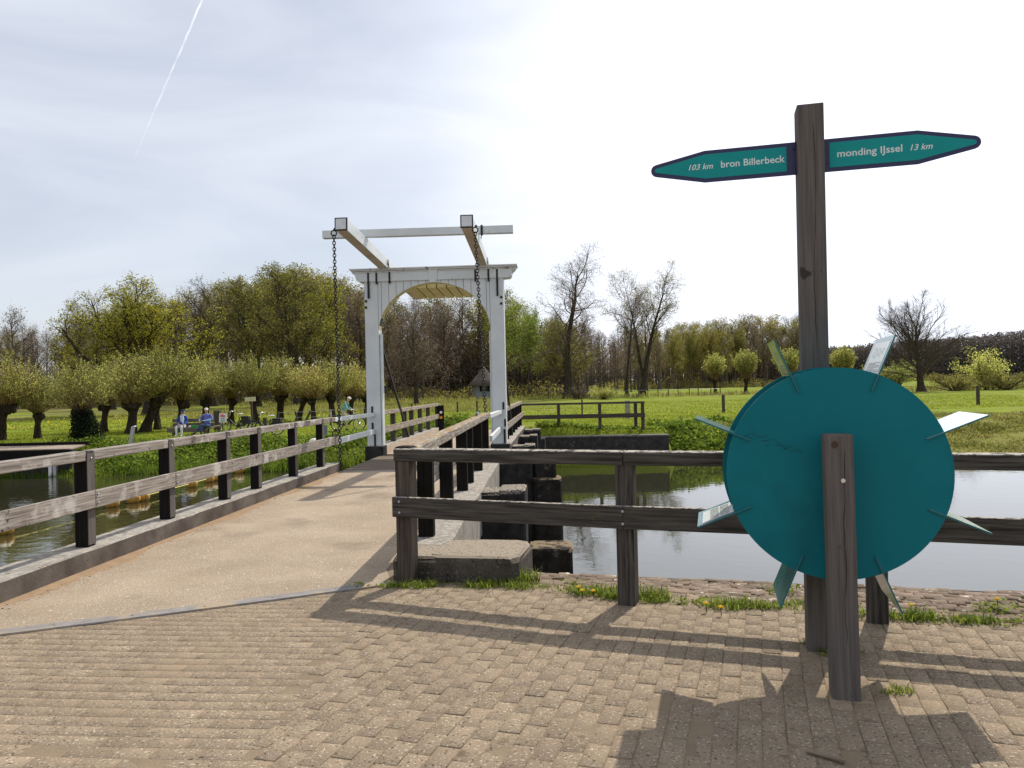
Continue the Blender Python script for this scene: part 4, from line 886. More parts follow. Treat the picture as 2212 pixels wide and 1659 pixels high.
# tall leaning bare tree
cfg = [lv(0, 0, 0, 0, 11, .085, .05, .5, end=.18), lv(22, 9.0, (40, 88), .25, 9, .19, .05, .12, short=.5), lv(9, 3.6, (30, 70), .2, 5, .22, .02, .04), lv(7, 1.6, (25, 70), .15, 4, .24, .0, .020), lv(3, .7, (20, 60), .3, 2, .2, 0, .011)]
tree_meshes('bare_tall', cfg, 21, .55, 16, m_bark, m_twig, m_leafbrown, .13, 2, .2)
cfg2 = [lv(0, 0, 0, 0, 9, .05, .06, .5, end=.2), lv(15, 7.0, (30, 70), .42, 8, .16, .07, .11, short=.4), lv(8, 3.0, (25, 60), .2, 5, .19, .04, .04), lv(7, 1.4, (25, 60), .15, 3, .2, .02, .019), lv(3, .6, (20, 60), .3, 2, .2, 0, .010)]
tree_meshes('twin', cfg2, 18, .42, 31, m_bark, m_twig, m_leafolive, .14, 3, .2, extra=[(Vector((0, 0, -.3)), Vector((.10, 0, 1)).normalized(), 18, .44), (Vector((.35, .2, 3.0)), Vector((-.16, 0, 1)).normalized(), 14, .26)])
tree_meshes('single_tall', cfg2, 17, .34, 33, m_bark, m_twig, m_leafbrown, .13, 2, .2)
cfgo = [lv(0, 0, 0, 0, 9, .07, .04, .5, end=.3), lv(20, 9.5, (35, 85), .28, 9, .17, .06, .22, short=.42), lv(9, 3.8, (28, 68), .2, 6, .2, .04, .08, short=.3), lv(8, 1.8, (25, 70), .15, 4, .22, .03, .034)]
for i, (lf, ls, lp) in enumerate(((m_leafolive, .24, 9), (m_leafoak, .24, 8), (m_leafbrown, .2, 3))): tree_meshes('grand%d' % i, cfgo, 17, .50, 120 + i, m_bark, m_twig, lf, ls, lp, .26, env=ell_env((0, 0, 13), (8.5, 8.5, 9.5)))
# wood trees
cfgw = [lv(0, 0, 0, 0, 8, .03, .06, .4, end=.25), lv(17, 5.4, (28, 66), .30, 6, .12, .07, .10, short=.45), lv(7, 2.6, (25, 60), .2, 4, .16, .04, .045), lv(6, 1.3, (25, 65), .15, 3, .2, .02, .026)]
for i in range(3): tree_meshes('wood_bare%d' % i, cfgw, 17 + i, .30, 50 + i, m_farbark, m_twig, m_leafbrown, .20, 4, .35)
for i in range(2): tree_meshes('wood_olive%d' % i, cfgw, 16 + i, .34, 60 + i, m_farbark, m_twig, m_leafolive, .26, 9, .40)
tree_meshes('wood_oakish', [cfgw[0]] + [lv(20, 7.0, (45, 90), .22, 7, .17, .03, .13, short=.4)] + cfgw[2:], 16, .42, 65, m_farbark, m_twig, m_leafolive, .26, 8, .42)
tree_meshes('wood_fresh', cfgw, 15, .24, 70, m_farbark, m_twig, m_leaffresh, .24, 8, .4)
# shrubs
cfgs = [lv(0, 0, 0, 0, 5, .12, .04, .06, end=.4), lv(9, 1.5, (25, 60), .15, 4, .16, .04, .022), lv(7, .7, (25, 60), .1, 3, .2, .02, .010)]
def stems(n, sp, L, r, g): return [(Vector((g.uniform(-.3, .3), g.uniform(-.3, .3), -.1)), Vector((g.gauss(0, sp), g.gauss(0, sp), 1)).normalized(), L * g.uniform(.7, 1.1), r) for _ in range(n)]
gg = random.Random(4)
tree_meshes('shrub', cfgs, 0, 0, 81, m_bark, m_twig, m_leafwillow, .13, 6, .14, extra=stems(14, .55, 3.2, .05, gg))
tree_meshes('shrub_dull', cfgs, 0, 0, 82, m_bark, m_twig, m_leafolive, .12, 5, .16, extra=stems(16, .7, 3.0, .05, gg))
tree_meshes('brushwood', cfgs, 0, 0, 83, m_bark, m_twig, m_leafbrown, .13, 5, .18, extra=stems(14, .6, 3.2, .05, gg))
cfgd = [lv(0, 0, 0, 0, 6, .04, .04, .2, end=.3), lv(26, 5.2, (30, 82), .14, 7, .12, .05, .07, short=.45), lv(9, 2.3, (25, 55), .15, 4, .15, .03, .028), lv(7, 1.1, (25, 60), .1, 3, .18, .0, .018)]
tree_meshes('bushy_bare', cfgd, 8.0, .24, 90, m_bark, m_twig, m_leafbrown, .14, 4, .2, env=ell_env((0, 0, 5.2), (5.6, 5.4, 5.0)))
tree_meshes('bushy_olive', cfgd, 8.0, .24, 91, m_bark, m_twig, m_leafolive, .16, 7, .2, env=ell_env((0, 0, 5.2), (5.2, 5.0, 5.0)))

# ---- pollard willows
def pollard(key, seed, lean, hh, nshoot, sl, tr=.30, ivy=False, lsz=.085, el0=-.05, upb=.55, ball=.3):
    g = random.Random(seed); gn = np.random.default_rng(seed); acc = Acc(); k = 9; n = 14; V = []
    for i in range(k + 1):
        f = i / k; c = Vector((lean * f ** 1.3, .05 * math.sin(f * 5), -.2 + (hh + .2) * f)); r = tr * (1.35 - .6 * math.sin(min(1, f * 1.5) * 1.57)) * (1 if f < .75 else 1 + (f - .75) * 3.2)
        for j in range(n):
            q = 6.283 * j / n; rr = r * (1 + .16 * math.sin(3 * q + f * 4 + seed) + g.uniform(-.10, .10)); V.append((c.x + rr * math.cos(q), c.y + rr * math.sin(q), c.z))
    F = [(i * n + j, i * n + (j + 1) % n, (i + 1) * n + (j + 1) % n, (i + 1) * n + j) for i in range(k) for j in range(n)]; acc.add(V, F)
    hc = Vector((lean, 0, hh + .05))
    for q in range(13):
        a = g.uniform(0, 6.28); c = hc + Vector((math.cos(a), math.sin(a), 0)) * g.uniform(.1, .42) * tr / .3 + Vector((0, 0, g.uniform(-.28, .22))); r = g.uniform(.13, .26) * tr / .3; mb = MB(); mb.ell(c, (r * 1.15, r * 1.15, r * 1.2), 8, 5, jit=.2); acc.add(mb.v, mb.f)
    if ivy:
        P = np.stack([gn.normal(0, 1, 9000) for _ in range(3)], 1); P /= np.linalg.norm(P, axis=1)[:, None]; P[:, 2] = gn.uniform(0, 1, 9000) ** 1.3 * (hh + .1); f = P[:, 2] / hh
        P[:, :2] *= (.55 + .45 * gn.random((9000, 1))) * (1.15 - .5 * f)[:, None]; P[:, 0] += lean * f ** 1.3; acc.add(*leaves(P, .11, seed, .1, .8), 1)
    T = acc.build('trunk', [m_barkw, m_leafivy], smooth=False)
    out = []; c1 = lv(0, 0, 0, 0, 5, .07, .035, .03, end=.3); c2 = lv(5, .7, (18, 45), .3, 3, .12, .06, .007); cf = [c1, c2]
    for q in range(nshoot):
        a = g.uniform(0, 6.28); el = math.asin(min(1, g.uniform(el0, 1))); o = hc + Vector((math.cos(a) * math.cos(el), math.sin(a) * math.cos(el), math.sin(el) * .8)) * .33 * tr / .3
        d = (Vector((math.cos(a) * math.cos(el), math.sin(a) * math.cos(el), math.sin(el))) + Vector((0, 0, upb))).normalized()
        grow(o, d, sl * g.uniform(.75, 1.15) * (.80 + .24 * math.sin(el)), .022, 0, cf, out, g, None)
    acc = Acc()
    for l, m_ in ((0, 3), (1, 3)):
        a = tubes_np([(p, [max(x, .010) for x in r]) for ll, p, r in out if ll == l], m_); acc.add(np.concatenate(a.V), np.concatenate(a.F), None, 0)
    P = []
    for l, pts, r in out:
        A = np.array([tuple(v) for v in pts]); kk = 11 if l == 0 else 6; f = gn.uniform(.45 if l == 0 else .25, 1, kk) ** .8 * (len(A) - 1); i = np.minimum(f.astype(int), len(A) - 2); P.append(A[i] + (A[i + 1] - A[i]) * (f - i)[:, None] + gn.normal(0, .03, (kk, 3)))
    P = np.concatenate(P); acc.add(*leaves(P, lsz, seed, 0, .5), 1)
    C = acc.build('crown', [m_twigw, m_leafwillow]); zm = max(q.z for l, p, r in out for q in p)
    tm, cm = T.data, C.data; bpy.data.objects.remove(T); bpy.data.objects.remove(C); PROTO[key] = (tm, cm, zm)
pollard('pw0', 101, -.10, 1.75, 170, 2.5, .30); pollard('pw1', 102, .25, 1.65, 140, 2.35, .25); pollard('pw2', 103, .75, 1.85, 160, 2.45, .29); pollard('pw3', 104, .05, 1.55, 125, 2.25, .21); pollard('pwi', 105, -.35, 1.8, 170, 2.45, .34, True)
pollard('pwl', 106, .55, 2.0, 160, 2.55, .33); pollard('pws', 107, .02, 1.35, 150, 2.3, .20, lsz=.13, el0=.1, upb=1.3)
W_L = [  # u base, v base, distance, top v, proto, rotation, label
    (-6, 956, 38.2, 768, 'pwl', 0, 'pollard willow with a leaning trunk at the left edge, before the grass'),
    (82, 954, 39.5, 800, 'pw3', 1, 'pollard willow on a thin short stump between the leftmost willow and the ivy-covered one'),
    (190, 958, 35.2, 774, 'pwi', 0, 'large pollard willow whose trunk base is smothered in dark ivy'),
    (227, 930, 45, 776, 'pw1', 2, 'pollard willow standing directly behind the ivy-covered willow'),
    (284, 937, 43.0, 772, 'pw0', 3, 'straight pollard willow left of the strongly leaning one'),
    (312, 934, 44.2, 764, 'pw2', 0, 'pollard willow with a trunk leaning strongly to the right'),
    (340, 930, 46.5, 778, 'pw3', 4, 'thin pollard willow tucked behind the leaning willow trunk'),
    (388, 930, 45.5, 768, 'pw1', .2, 'pollard willow rising behind the woman in blue on the bench'),
    (446, 918, 51, 772, 'pw0', 1.2, 'pollard willow directly behind the seated man in the white cap'),
    (500, 912, 53.5, 774, 'pw3', .7, 'pollard willow behind the first parked bicycle'),
    (549, 912, 53, 768, 'pw1', 5, 'pollard willow behind the pale yellow board on its post'),
    (606, 906, 57, 780, 'pw0', 2.2, 'thick pollard willow behind the second bicycle with panniers'),
    (643, 908, 55.5, 790, 'pw2', .5, 'slim pollard willow just right of the thick one behind the bicycles'),
    (678, 908, 54, 792, 'pw3', 3.2, 'pollard willow left of the hanging left bridge chain'),
    (716, 904, 56, 778, 'pw0', 4.4, 'pollard willow behind the left bridge chain'),
    (757, 900, 59, 780, 'pw1', 1.4, 'pollard willow behind the cyclist and next to the left gate pillar'),
    (792, 898, 62, 795, 'pw3', 1.9, 'pollard willow mostly hidden behind the left gate pillar')]
for u, v, d, tv, key, rz, lab in W_L:
    p = at(u, v, d); q = at(u, tv - rng.uniform(2, 22), d); place(key, 'pollard_willow', p.x, d, q.z, lab, 'willow', 'row of pollard willows on the left bank', rz, rng.uniform(.88, 1.08))
# ---- big single trees
def pl(key, name, u, d, tv, lab, cat='tree', group=None, rz=None, wide=1.0, leanx=0):
    q = at(u, tv, d); p = at(u, 840, d); return place(key, name, p.x, d, q.z, lab, cat, group, rz, wide, leanx=leanx)
pl('oak', 'oak_tree', 322, 80, 590, 'broad dark-limbed oak in yellow-green bud towering over the pollard willows', 'oak', rz=0, wide=1.12)
pl('bare_broad', 'bare_tree', 1990, 104, 617, 'large round-crowned leafless tree standing alone in the right meadow', rz=0, wide=1.12)
pl('bare_tall', 'bare_tree', 1228, 110, 527, 'tall leafless tree with a crooked stem just right of the white gate', rz=2.4, wide=1.25)
pl('twin', 'twin_stemmed_tree', 1386, 116, 560, 'tall forked tree with sparse buds, the taller of the pair in the middle meadow', rz=0, wide=1.15)
pl('single_tall', 'slender_tree', 1354, 114, 628, 'slender tree with a thin straight trunk left of the tall forked tree', rz=1, wide=.9)
pl('bushy_bare', 'bare_tree', 899, 92, 668, 'low spreading leafless tree seen through the middle of the white gate arch', rz=1.4, wide=1.0)
pl('bushy_olive', 'budding_tree', 1222, 118, 690, 'dense budding tree at the foot of the tall crooked bare tree', rz=.6, wide=1.1)
pl('wood_bare0', 'bare_tree', 178, 112, 640, 'pale grey leafless tree left of the big oak', rz=.3, wide=1.1)
pl('wood_bare1', 'bare_tree', 30, 100, 655, 'grey budding tree at the left edge behind the willows', rz=2, wide=1.25)
pl('shrub', 'bush', 2135, 108, 745, 'tall yellow-green bush right of the large lone bare tree', 'bush', wide=1.0)
for i, (u, d, tv, w_, k_, lab) in enumerate(((2060, 106, 800, 1.5, 'shrub_dull', 'wide low thorny bush next to the trunk of the lone bare tree'), (2180, 104, 800, 1.5, 'shrub_dull', 'low grey-green bush at the right edge of the meadow'), (1940, 150, 775, 1.1, 'shrub', 'yellow-green bush left behind the lone bare tree'),
        (1305, 100, 832, 1.8, 'shrub', 'low fresh green bush in the meadow right of the crooked bare tree'), (1895, 150, 785, 1.0, 'shrub', 'yellow-green bush right of the lifted printed panel'), (1250, 104, 834, 2.0, 'brushwood', 'low tangle of brushwood at the foot of the crooked tree'))):
    pl(k_, 'bush', u, d, tv, lab, 'bush', wide=w_)
# small pollards on the right
for u, d, tv, lab in ((1545, 118, 757, 'small round pollard left of the pair in the right meadow'), (1612, 116, 750, 'small round pollard just left of the teal wheel'), (1702, 117, 748, 'small round pollard partly hidden by the upper left panel of the wheel'), (1822, 117, 742, 'small round pollard directly right of the tall signpost'), (1765, 119, 748, 'small round pollard hidden behind the tall signpost')):
    pl('pws', 'small_pollard', u, d, tv, lab, 'pollard', 'small pollards in a line across the right meadow', wide=.9)

# ---- grand trees at the front of the left wood
for u, d, tv, k_, lab, w_ in ((462, 112, 592, 'grand2', 'big brown leafless tree towering right behind the oak', 1.0), (556, 106, 590, 'grand0', 'big olive-budded tree above the middle of the willow row', 1.0), (642, 102, 566, 'grand0', 'tallest olive-budded tree, left of the bridge gate', 1.05), (722, 110, 588, 'grand1', 'big yellow-olive tree directly behind the left bridge chain', .95), (775, 122, 606, 'grand2', 'brown leafless tree rising just left of the gate pillar', .9), (245, 104, 668, 'grand0', 'low olive-budded tree partly hidden by the oak', .9), (960, 132, 642, 'grand2', 'broad leafless tree whose crown shows inside the top of the arch', .85)):
    pl(k_, 'big_tree', u, d, tv, lab, 'tree', None, None, w_)
# ---- the wood
G1 = 'trees of the wood behind the meadow'
g = random.Random(99)
def toprow(pts, u):
    return np.interp(u, [p[0] for p in pts], [p[1] for p in pts])
TOP = [(-200, 700), (0, 690), (120, 690), (200, 660), (300, 650), (420, 610), (480, 592), (540, 588), (600, 572), (660, 566), (720, 580), (780, 600), (830, 622), (870, 628), (960, 618), (1050, 622), (1095, 612), (1150, 640), (1230, 672), (1300, 690), (1400, 700), (1480, 685), (1560, 674), (1640, 668), (1730, 668), (1745, 715)]
LABK = {'wood_bare': 'leafless grey-brown tree standing in the wood behind the meadow', 'wood_olive': 'olive-budded tree standing in the wood behind the meadow', 'wood_oakis': 'wide olive-budded tree of the wood above the pollard willows', 'wood_fresh': 'bright green budding tree at the edge of the wood right of the gate'}
def kind_for(u):
    if u < 250: return g.choice(['wood_bare0', 'wood_bare1', 'wood_olive0'])
    if u < 430: return g.choice(['wood_olive0', 'wood_bare1', 'wood_olive1'])
    if u < 540: return g.choice(['wood_bare2', 'wood_bare0', 'wood_olive1'])
    if u < 740: return g.choice(['wood_olive0', 'wood_olive1', 'wood_oakish', 'wood_bare2'])
    if u < 1085: return g.choice(['wood_bare0', 'wood_bare1', 'wood_bare2', 'wood_olive0'])
    if u < 1180: return g.choice(['wood_fresh', 'wood_fresh', 'wood_olive1'])
    if u < 1450: return g.choice(['wood_bare0', 'wood_bare1', 'wood_olive1', 'wood_bare2'])
    if u < 1570: return g.choice(['wood_olive0', 'wood_olive1', 'wood_oakish'])
    return g.choice(['wood_bare0', 'wood_bare1', 'wood_bare2', 'wood_bare2', 'wood_olive0'])
for row, (dl, dr, step, dv) in enumerate(((130, 196, 46, 26), (142, 208, 40, 10), (158, 224, 36, 2))):
    u = -420 + row * 9
    while u < 1742:
        d = (dl if u < 1240 else np.interp(u, [1240, 1400, 1500], [dl, dl + 35, dr])) + g.uniform(-5, 5); key = kind_for(u)
        if row == 0 and 930 < u < 1080: u += 20; continue
        tv = toprow(TOP, u) + dv + abs(g.gauss(0, 9)) + (0 if 'bare' in key or 'ol' in key else 8)
        pl(key, 'wood_tree', u, d, tv, LABK[key[:10] if key[:10] in LABK else key[:9]], 'tree', G1, None, .95 + .15 * g.random()); u += step * g.uniform(.75, 1.25) * (1 if u < 1240 else .62)
# trunks-and-twigs mass closing the wood low down, and the far wood to the right
def mass(name, spans, seed, mats, hfun, dens, size, lab):
    gn = np.random.default_rng(seed); acc = Acc()
    for (u0, u1, d0, d1, n) in spans:
        u = gn.uniform(u0, u1, n); d = gn.uniform(d0, d1, n) if d0 != d1 else np.full(n, d0)
        X = np.array([at(a, 830, b_).x for a, b_ in zip(u, d)]); zb = tz(X, d); H_ = hfun(u, gn) ; f = gn.random(n) ** .9
        P = np.stack([X, d, zb + H_ * f], 1); acc.add(*leaves(P, size, seed, .1, .6), mi=0)
        m_ = n // 40; ch = []
        for i in range(m_): 
            x, y, z, h = X[i], d[i], zb[i], H_[i] * gn.uniform(.6, 1.05); ch.append(([(x, y, z - .2), (x + gn.normal(0, .2), y, z + h * .5), (x + gn.normal(0, .5), y, z + h)], [.13, .10, .03]))
        a = tubes_np(ch, 4); acc.add(np.concatenate(a.V), np.concatenate(a.F), None, 1)
    return tag(acc.build(name, mats), lab, None, None, 'stuff')
mass('wood_understory', [(-480, 1240, 160, 185, 54000), (760, 1260, 140, 160, 30000), (1240, 1750, 215, 245, 36000)], 5, [m_leafbrown, m_farbark], lambda u, gn: np.interp(u, [-120, 300, 600, 800, 1240, 1750], [6, 8, 11, 12, 13, 17]) * gn.uniform(.45, 1.1, len(u)), 1, .55, 'brown understory twigs closing the wood low down')
mass('wood_edge_scrub', [(-480, 1240, 122, 134, 21000), (1240, 1740, 186, 200, 9000)], 6, [m_leafolive, m_farbark], lambda u, gn: 2.6 * gn.uniform(.2, 1.0, len(u)) * (1 + .5 * np.sin(u * .031) * np.sin(u * .013 + 1)), 1, .34, 'olive scrub along the foot of the wood')
m_farwood = leafm('hazed_far_wood_twigs', (.15, .125, .118), (.20, .17, .155), .4, 0)  # distance haze is mixed into the twig colour
def farh(u, gn):
    base = np.interp(u, [1500, 1745, 1800, 1860, 1900, 2000, 2100, 2150, 2230, 2600], [14, 15.5, 16, 16.5, 17.5, 18.5, 19.5, 20.5, 22, 26]) * (390 / 330.)
    cell = np.sin(u * .23 + 1.3) * .5 + np.sin(u * .61) * .3 + np.sin(u * 1.37 + 2) * .25
    return (base * .93 + cell * .7) * gn.uniform(.96, 1.01, len(u))
mass('far_wood', [(1480, 2620, 372, 400, 150000)], 8, [m_farwood, m_farwood], farh, 1, .95, 'long dark brown leafless wood on the horizon at the right')
mass('far_hedge', [(1480, 2620, 330, 350, 8000)], 18, [m_leafolive, m_farbark], lambda u, gn: 3.2 * gn.uniform(.2, 1, len(u)), 1, .7, 'low hedge in front of the distant wood')

# ---- grass and herbs on the far side
gn = np.random.default_rng(77)
def scatter(n, x0, x1, y0, y1, f=None):
    x = gn.uniform(x0, x1, n); y = gn.uniform(y0, y1, n)
    if f is not None: k = f(x, y); x, y = x[k], y[k]
    return np.stack([x, y, tz(x, y)], 1)
acc = Acc()
n_ = lambda x, y: np.sin(x * 1.7 + 1) * np.sin(y * 1.3) + np.sin(x * .6) * np.sin(y * .9 + 2)
P = scatter(60000, -30, 24, 32.5, 48, lambda x, y: (np.abs(x) < y * .72) & ((x < -1.6) | (x > 1.4) | (y > 34)) & ~((x > 9) & (y < 37.5))); h = gn.uniform(.03, .08, len(P)) * (1 + .35 * (n_(P[:, 0], P[:, 1]) > .5)); acc.add(*blades(P, h, h * 0 + .035, gn.uniform(.1, .6, len(P)), seed=2))
P = scatter(9000, .9, 12, 30.9, 32.6); h = gn.uniform(.03, .11, len(P)); acc.add(*blades(P, h, h * 0 + .032, gn.uniform(.1, .7, len(P)), seed=42))
P = scatter(42000, -48, 50, 48, 85, lambda x, y: np.abs(x) < y * .72); h = gn.uniform(.05, .10, len(P)) * (1 + .35 * (n_(P[:, 0] * .5, P[:, 1] * .5) > .7)); acc.add(*blades(P, h, h * 0 + .07, gn.uniform(.1, .6, len(P)), seed=3))
tag(acc.build('meadow_grass', [m_grassb]), 'fresh green grass of the meadow', kind='stuff')
acc = Acc()
P = scatter(26000, -26, -1.9, 30.6, 34.6, lambda x, y: (np.abs(x) < y * .72) & ~((x > -4.4) & (y < 31.4))); hh = gn.uniform(.1, 1, len(P)) ** .7 * (.10 + .40 * np.clip(n_(P[:, 0] * 1.5, P[:, 1] * 1.2) * .5 + .5, 0, 1)); P[:, 2] += hh; acc.add(*leaves(P, .15, 12, .45, .66))
P = scatter(6500, -26, -4.2, 30.35, 31.2); h = gn.uniform(.25, .62, len(P)); acc.add(*blades(P, h, h * 0 + .03, gn.uniform(.05, .35, len(P)), seed=4))
P = scatter(9000, -26, -4.2, 32.8, 35.2); h = gn.uniform(.10, .26, len(P)); acc.add(*blades(P, h, h * 0 + .035, gn.uniform(.1, .5, len(P)), seed=14))
P = scatter(26000, 6.2, 13.5, 30.2, 36.5, lambda x, y: ((x - 6.2) / 7 + (y - 30) / 9 < 1.25) & (n_(x * 1.6, y * 1.9) > gn.uniform(-1.5, .8, len(x)))); hh = gn.uniform(0, 1, len(P)) * (.12 + .20 * np.clip(n_(P[:, 0] * 1.2, P[:, 1] * 1.5), 0, 1.2)); P[:, 2] += hh; acc.add(*leaves(P, .17, 13, .3, .62))
P = scatter(5000, 1.0, 7.2, 31.3, 32.3); P[:, 2] += gn.uniform(0, .14, len(P)); acc.add(*leaves(P, .12, 15, .3, .62))
P = scatter(3800, -3.6, -1.7, 27.6, 31); P = P[(P[:, 0] < -2.9)]; P[:, 2] = np.maximum(P[:, 2], -.4) + gn.uniform(0, .3, len(P)); acc.add(*leaves(P, .12, 16, .3, .62))
tag(acc.build('bank_herbs', [m_reed]), 'lush green herbs and reeds on the canal bank', kind='stuff')
acc = Acc()
P = scatter(42000, 9.0, 26, 30.0, 38.6, lambda x, y: n_(x * 1.1, y * 2.2) > gn.uniform(-1.6, .9, len(x))); h = gn.uniform(.06, .18, len(P)) * (1 + .8 * (n_(P[:, 0] * .9, P[:, 1] * 1.7) > .6)); acc.add(*blades(P, h, h * 0 + .035, gn.uniform(.5, 1.3, len(P)), seed=5))
P = scatter(9000, -30, 0, 66, 104, lambda x, y: np.abs(x) < y * .7); h = gn.uniform(.2, .5, len(P)); acc.add(*blades(P, h, h * 0 + .08, gn.uniform(.1, .6, len(P)), seed=6))
P = scatter(4500, -40, 80, 106, 118, lambda x, y: np.abs(x) < y * .7); h = gn.uniform(.3, .8, len(P)); acc.add(*blades(P, h, h * 0 + .10, gn.uniform(.1, .5, len(P)), seed=7))
tag(acc.build('dry_grass', [m_dry]), 'straw-coloured dry grass on the right bank and by the wood', kind='stuff')
acc = Acc()
P = scatter(1500, -42, -14, 50, 80, lambda x, y: np.abs(x) < y * .72); P[:, 2] += .16; acc.add(*leaves(P, .09, 31, .8, .9))
P = scatter(500, 1, 20, 33, 60); P[:, 2] += .14; acc.add(*leaves(P, .06, 32, .8, .9))
tag(acc.build('meadow_flowers', [m_yellow]), 'tiny yellow flowers dotted over the left meadow', kind='stuff')

# ---- weeds along the foot of the fence
acc = Acc(); gn = np.random.default_rng(5)
line = [(-1.06, 6.40), (-.3, 6.30), (.15, 6.18), (.82, 5.86), (1.6, 5.58), (2.4, 5.28), (3.2, 4.98), (4.4, 4.5)]
lx = np.array([p[0] for p in line]); ly = np.array([p[1] for p in line])
def wline(n, spread, xr=(-1.1, 4.4)):
    x = gn.uniform(xr[0], xr[1], n); k = (np.sin(x * 7.3) + np.sin(x * 3.1 + 1) + np.sin(x * 17) * .5); x = x[k > gn.uniform(-2.2, 1.4, n)]; y = np.interp(x, lx, ly) + gn.normal(0, spread, len(x)); return np.stack([x, y, x * 0 - .008], 1)
P = wline(1300, .05); h = gn.uniform(.015, .06, len(P)); acc.add(*blades(P, h, h * 0 + .006, gn.uniform(.2, .9, len(P)), seed=8))
P = wline(900, .085); h = gn.uniform(.015, .05, len(P)); acc.add(*blades(P, h, h * 0 + .009, gn.uniform(.5, 1.3, len(P)), seed=28))
for (cx, cy, r, n, hh) in ((-.80, 6.25, .12, 160, .09), (-.2, 6.22, .16, 190, .10), (.02, 6.14, .10, 120, .08), (.10, 6.35, .07, 90, .16), (-1.0, 6.28, .1, 100, .06), (.62, 5.93, .16, 220, .12), (.95, 5.80, .17, 260, .13), (.72, 5.78, .08, 120, .10), (1.55, 5.50, .16, 240, .11), (1.75, 5.45, .1, 130, .08), (2.24, 5.24, .10, 150, .12), (2.62, 5.14, .14, 210, .11), (3.0, 5.04, .12, 160, .08), (3.5, 4.84, .16, 220, .09), (1.02, 5.68, .08, 100, .08), (1.93, 3.93, .07, 70, .06), (1.86, 4.72, .10, 120, .05), (2.02, 5.55, .08, 60, .06)):
    a = gn.uniform(0, 6.28, n); q = r * np.sqrt(gn.random(n)); P = np.stack([cx + q * np.cos(a) * 1.3, cy + q * np.sin(a) * .55, q * 0 - .006], 1); h = gn.uniform(.35, 1, n) * hh; acc.add(*blades(P, h, h * 0 + .0075, gn.uniform(.25, 1.1, n), seed=int(cx * 100 + 900)))
for (cx, cy, r, n) in ((-.95, 6.33, .12, 130), (.5, 5.98, .1, 90), (1.3, 5.62, .14, 120), (2.8, 5.10, .2, 190), (3.3, 5.0, .2, 180), (-1.25, 6.30, .10, 50), (1.88, 4.52, .10, 80), (1.45, 5.6, .1, 70), (2.05, 5.93, .12, 90), (3.35, 5.35, .14, 90), (.82, 5.95, .1, 60), (.45, 6.25, .07, 40)):
    a = gn.uniform(0, 6.28, n); q = r * np.sqrt(gn.random(n)); P = np.stack([cx + q * np.cos(a) * 1.3, cy + q * np.sin(a) * .6, gn.uniform(-.02, .035, n)], 1); acc.add(*leaves(P, .035, int(cx * 50 + 500), .5, .5))
tag(acc.build('weeds', [m_weed]), 'green weeds and grass tufts growing along the foot of the fence', kind='stuff')
acc = Acc(); gl = np.random.default_rng(88)
t_ = gl.uniform(-5, 4.6, 700); s_ = -1.385 + np.abs(gl.normal(0, .09, 700)); P = np.array([tuple(B(a, b2, .004)) for a, b2 in zip(s_, t_)]); acc.add(*leaves(P, .022, 3, .93, .35))
t_ = gl.uniform(-3.5, 4.6, 200); P = np.array([tuple(BR_(-.16 - abs(gl.normal(0, .05)), 11 + b2, .004)) for b2 in t_]); acc.add(*leaves(P, .02, 4, .93, .35))
P = np.stack([gl.uniform(-4, 4, 420), gl.uniform(2.3, 5.4, 420), np.full(420, .006)], 1); acc.add(*leaves(P, .014, 6, .93, .35))
tag(acc.build('leaf_litter', [M('dry_litter', (.09, .06, .038), (.20, .145, .09), 30, .9, tint=.8)]), 'dry brown bits of leaf and twig scattered on deck and paving', kind='stuff')
def dandelion(u, v, lab, hz=.10):
    c = gp(u, v, hz - .04); e = empty('dandelion', (c.x, c.y, -.04), lab, 'dandelion', 'dandelions flowering by the fence')
    mb = MB(); b_ = Vector((c.x, c.y, -.04)); mb.tube([b_, b_ + Vector((.006, 0, hz * .5)), b_ + Vector((.003, 0, hz))], .0028, 5); mb.build('stem', m_weed, e)
    mb = MB(); top = b_ + Vector((.003, 0, hz))
    for i in range(26):
        a = i * 2.4; r0 = .006 + .014 * (i / 26) ** .6; d = Vector((math.cos(a), math.sin(a), 0)); sd = Vector((-d.y, d.x, 0)); z = Vector((0, 0, .008 * (1 - i / 26)))
        mb.add([top + z, top + d * r0 + sd * .004 + z + Vector((0, 0, .003)), top + d * (r0 + .004) + z, top + d * r0 - sd * .004 + z + Vector((0, 0, .003))], [(0, 1, 2, 3)])
    mb.ell(top, (.016, .016, .007), 10, 5); mb.build('flower', m_yellow, e)
    mb = MB()
    for i in range(7):
        a = i * .9 + c.x; d = Vector((math.cos(a), math.sin(a), 0)); sd = Vector((-d.y, d.x, 0)); L = .07
        mb.add([b_, b_ + d * L * .6 + sd * .010 + Vector((0, 0, .025)), b_ + d * L + Vector((0, 0, .012)), b_ + d * L * .6 - sd * .010 + Vector((0, 0, .025))], [(0, 1, 2, 3)])
    mb.build('leaf_rosette', m_weed, e)
for u, v, lab in ((1249, 1268, 'leftmost dandelion of the cluster left of the middle fence post'), (1257, 1275, 'middle dandelion of the three left of the middle fence post'), (1281, 1276, 'right dandelion of the three left of the middle fence post'), (1524, 1303, 'left dandelion of the pair midway between post and wheel'), (1556, 1311, 'right dandelion of the pair midway between post and wheel'), (1967, 1307, 'dandelion right of the fence post behind the wheel'), (2153, 1294, 'dandelion on the sett strip near the right edge')): dandelion(u, v, lab)
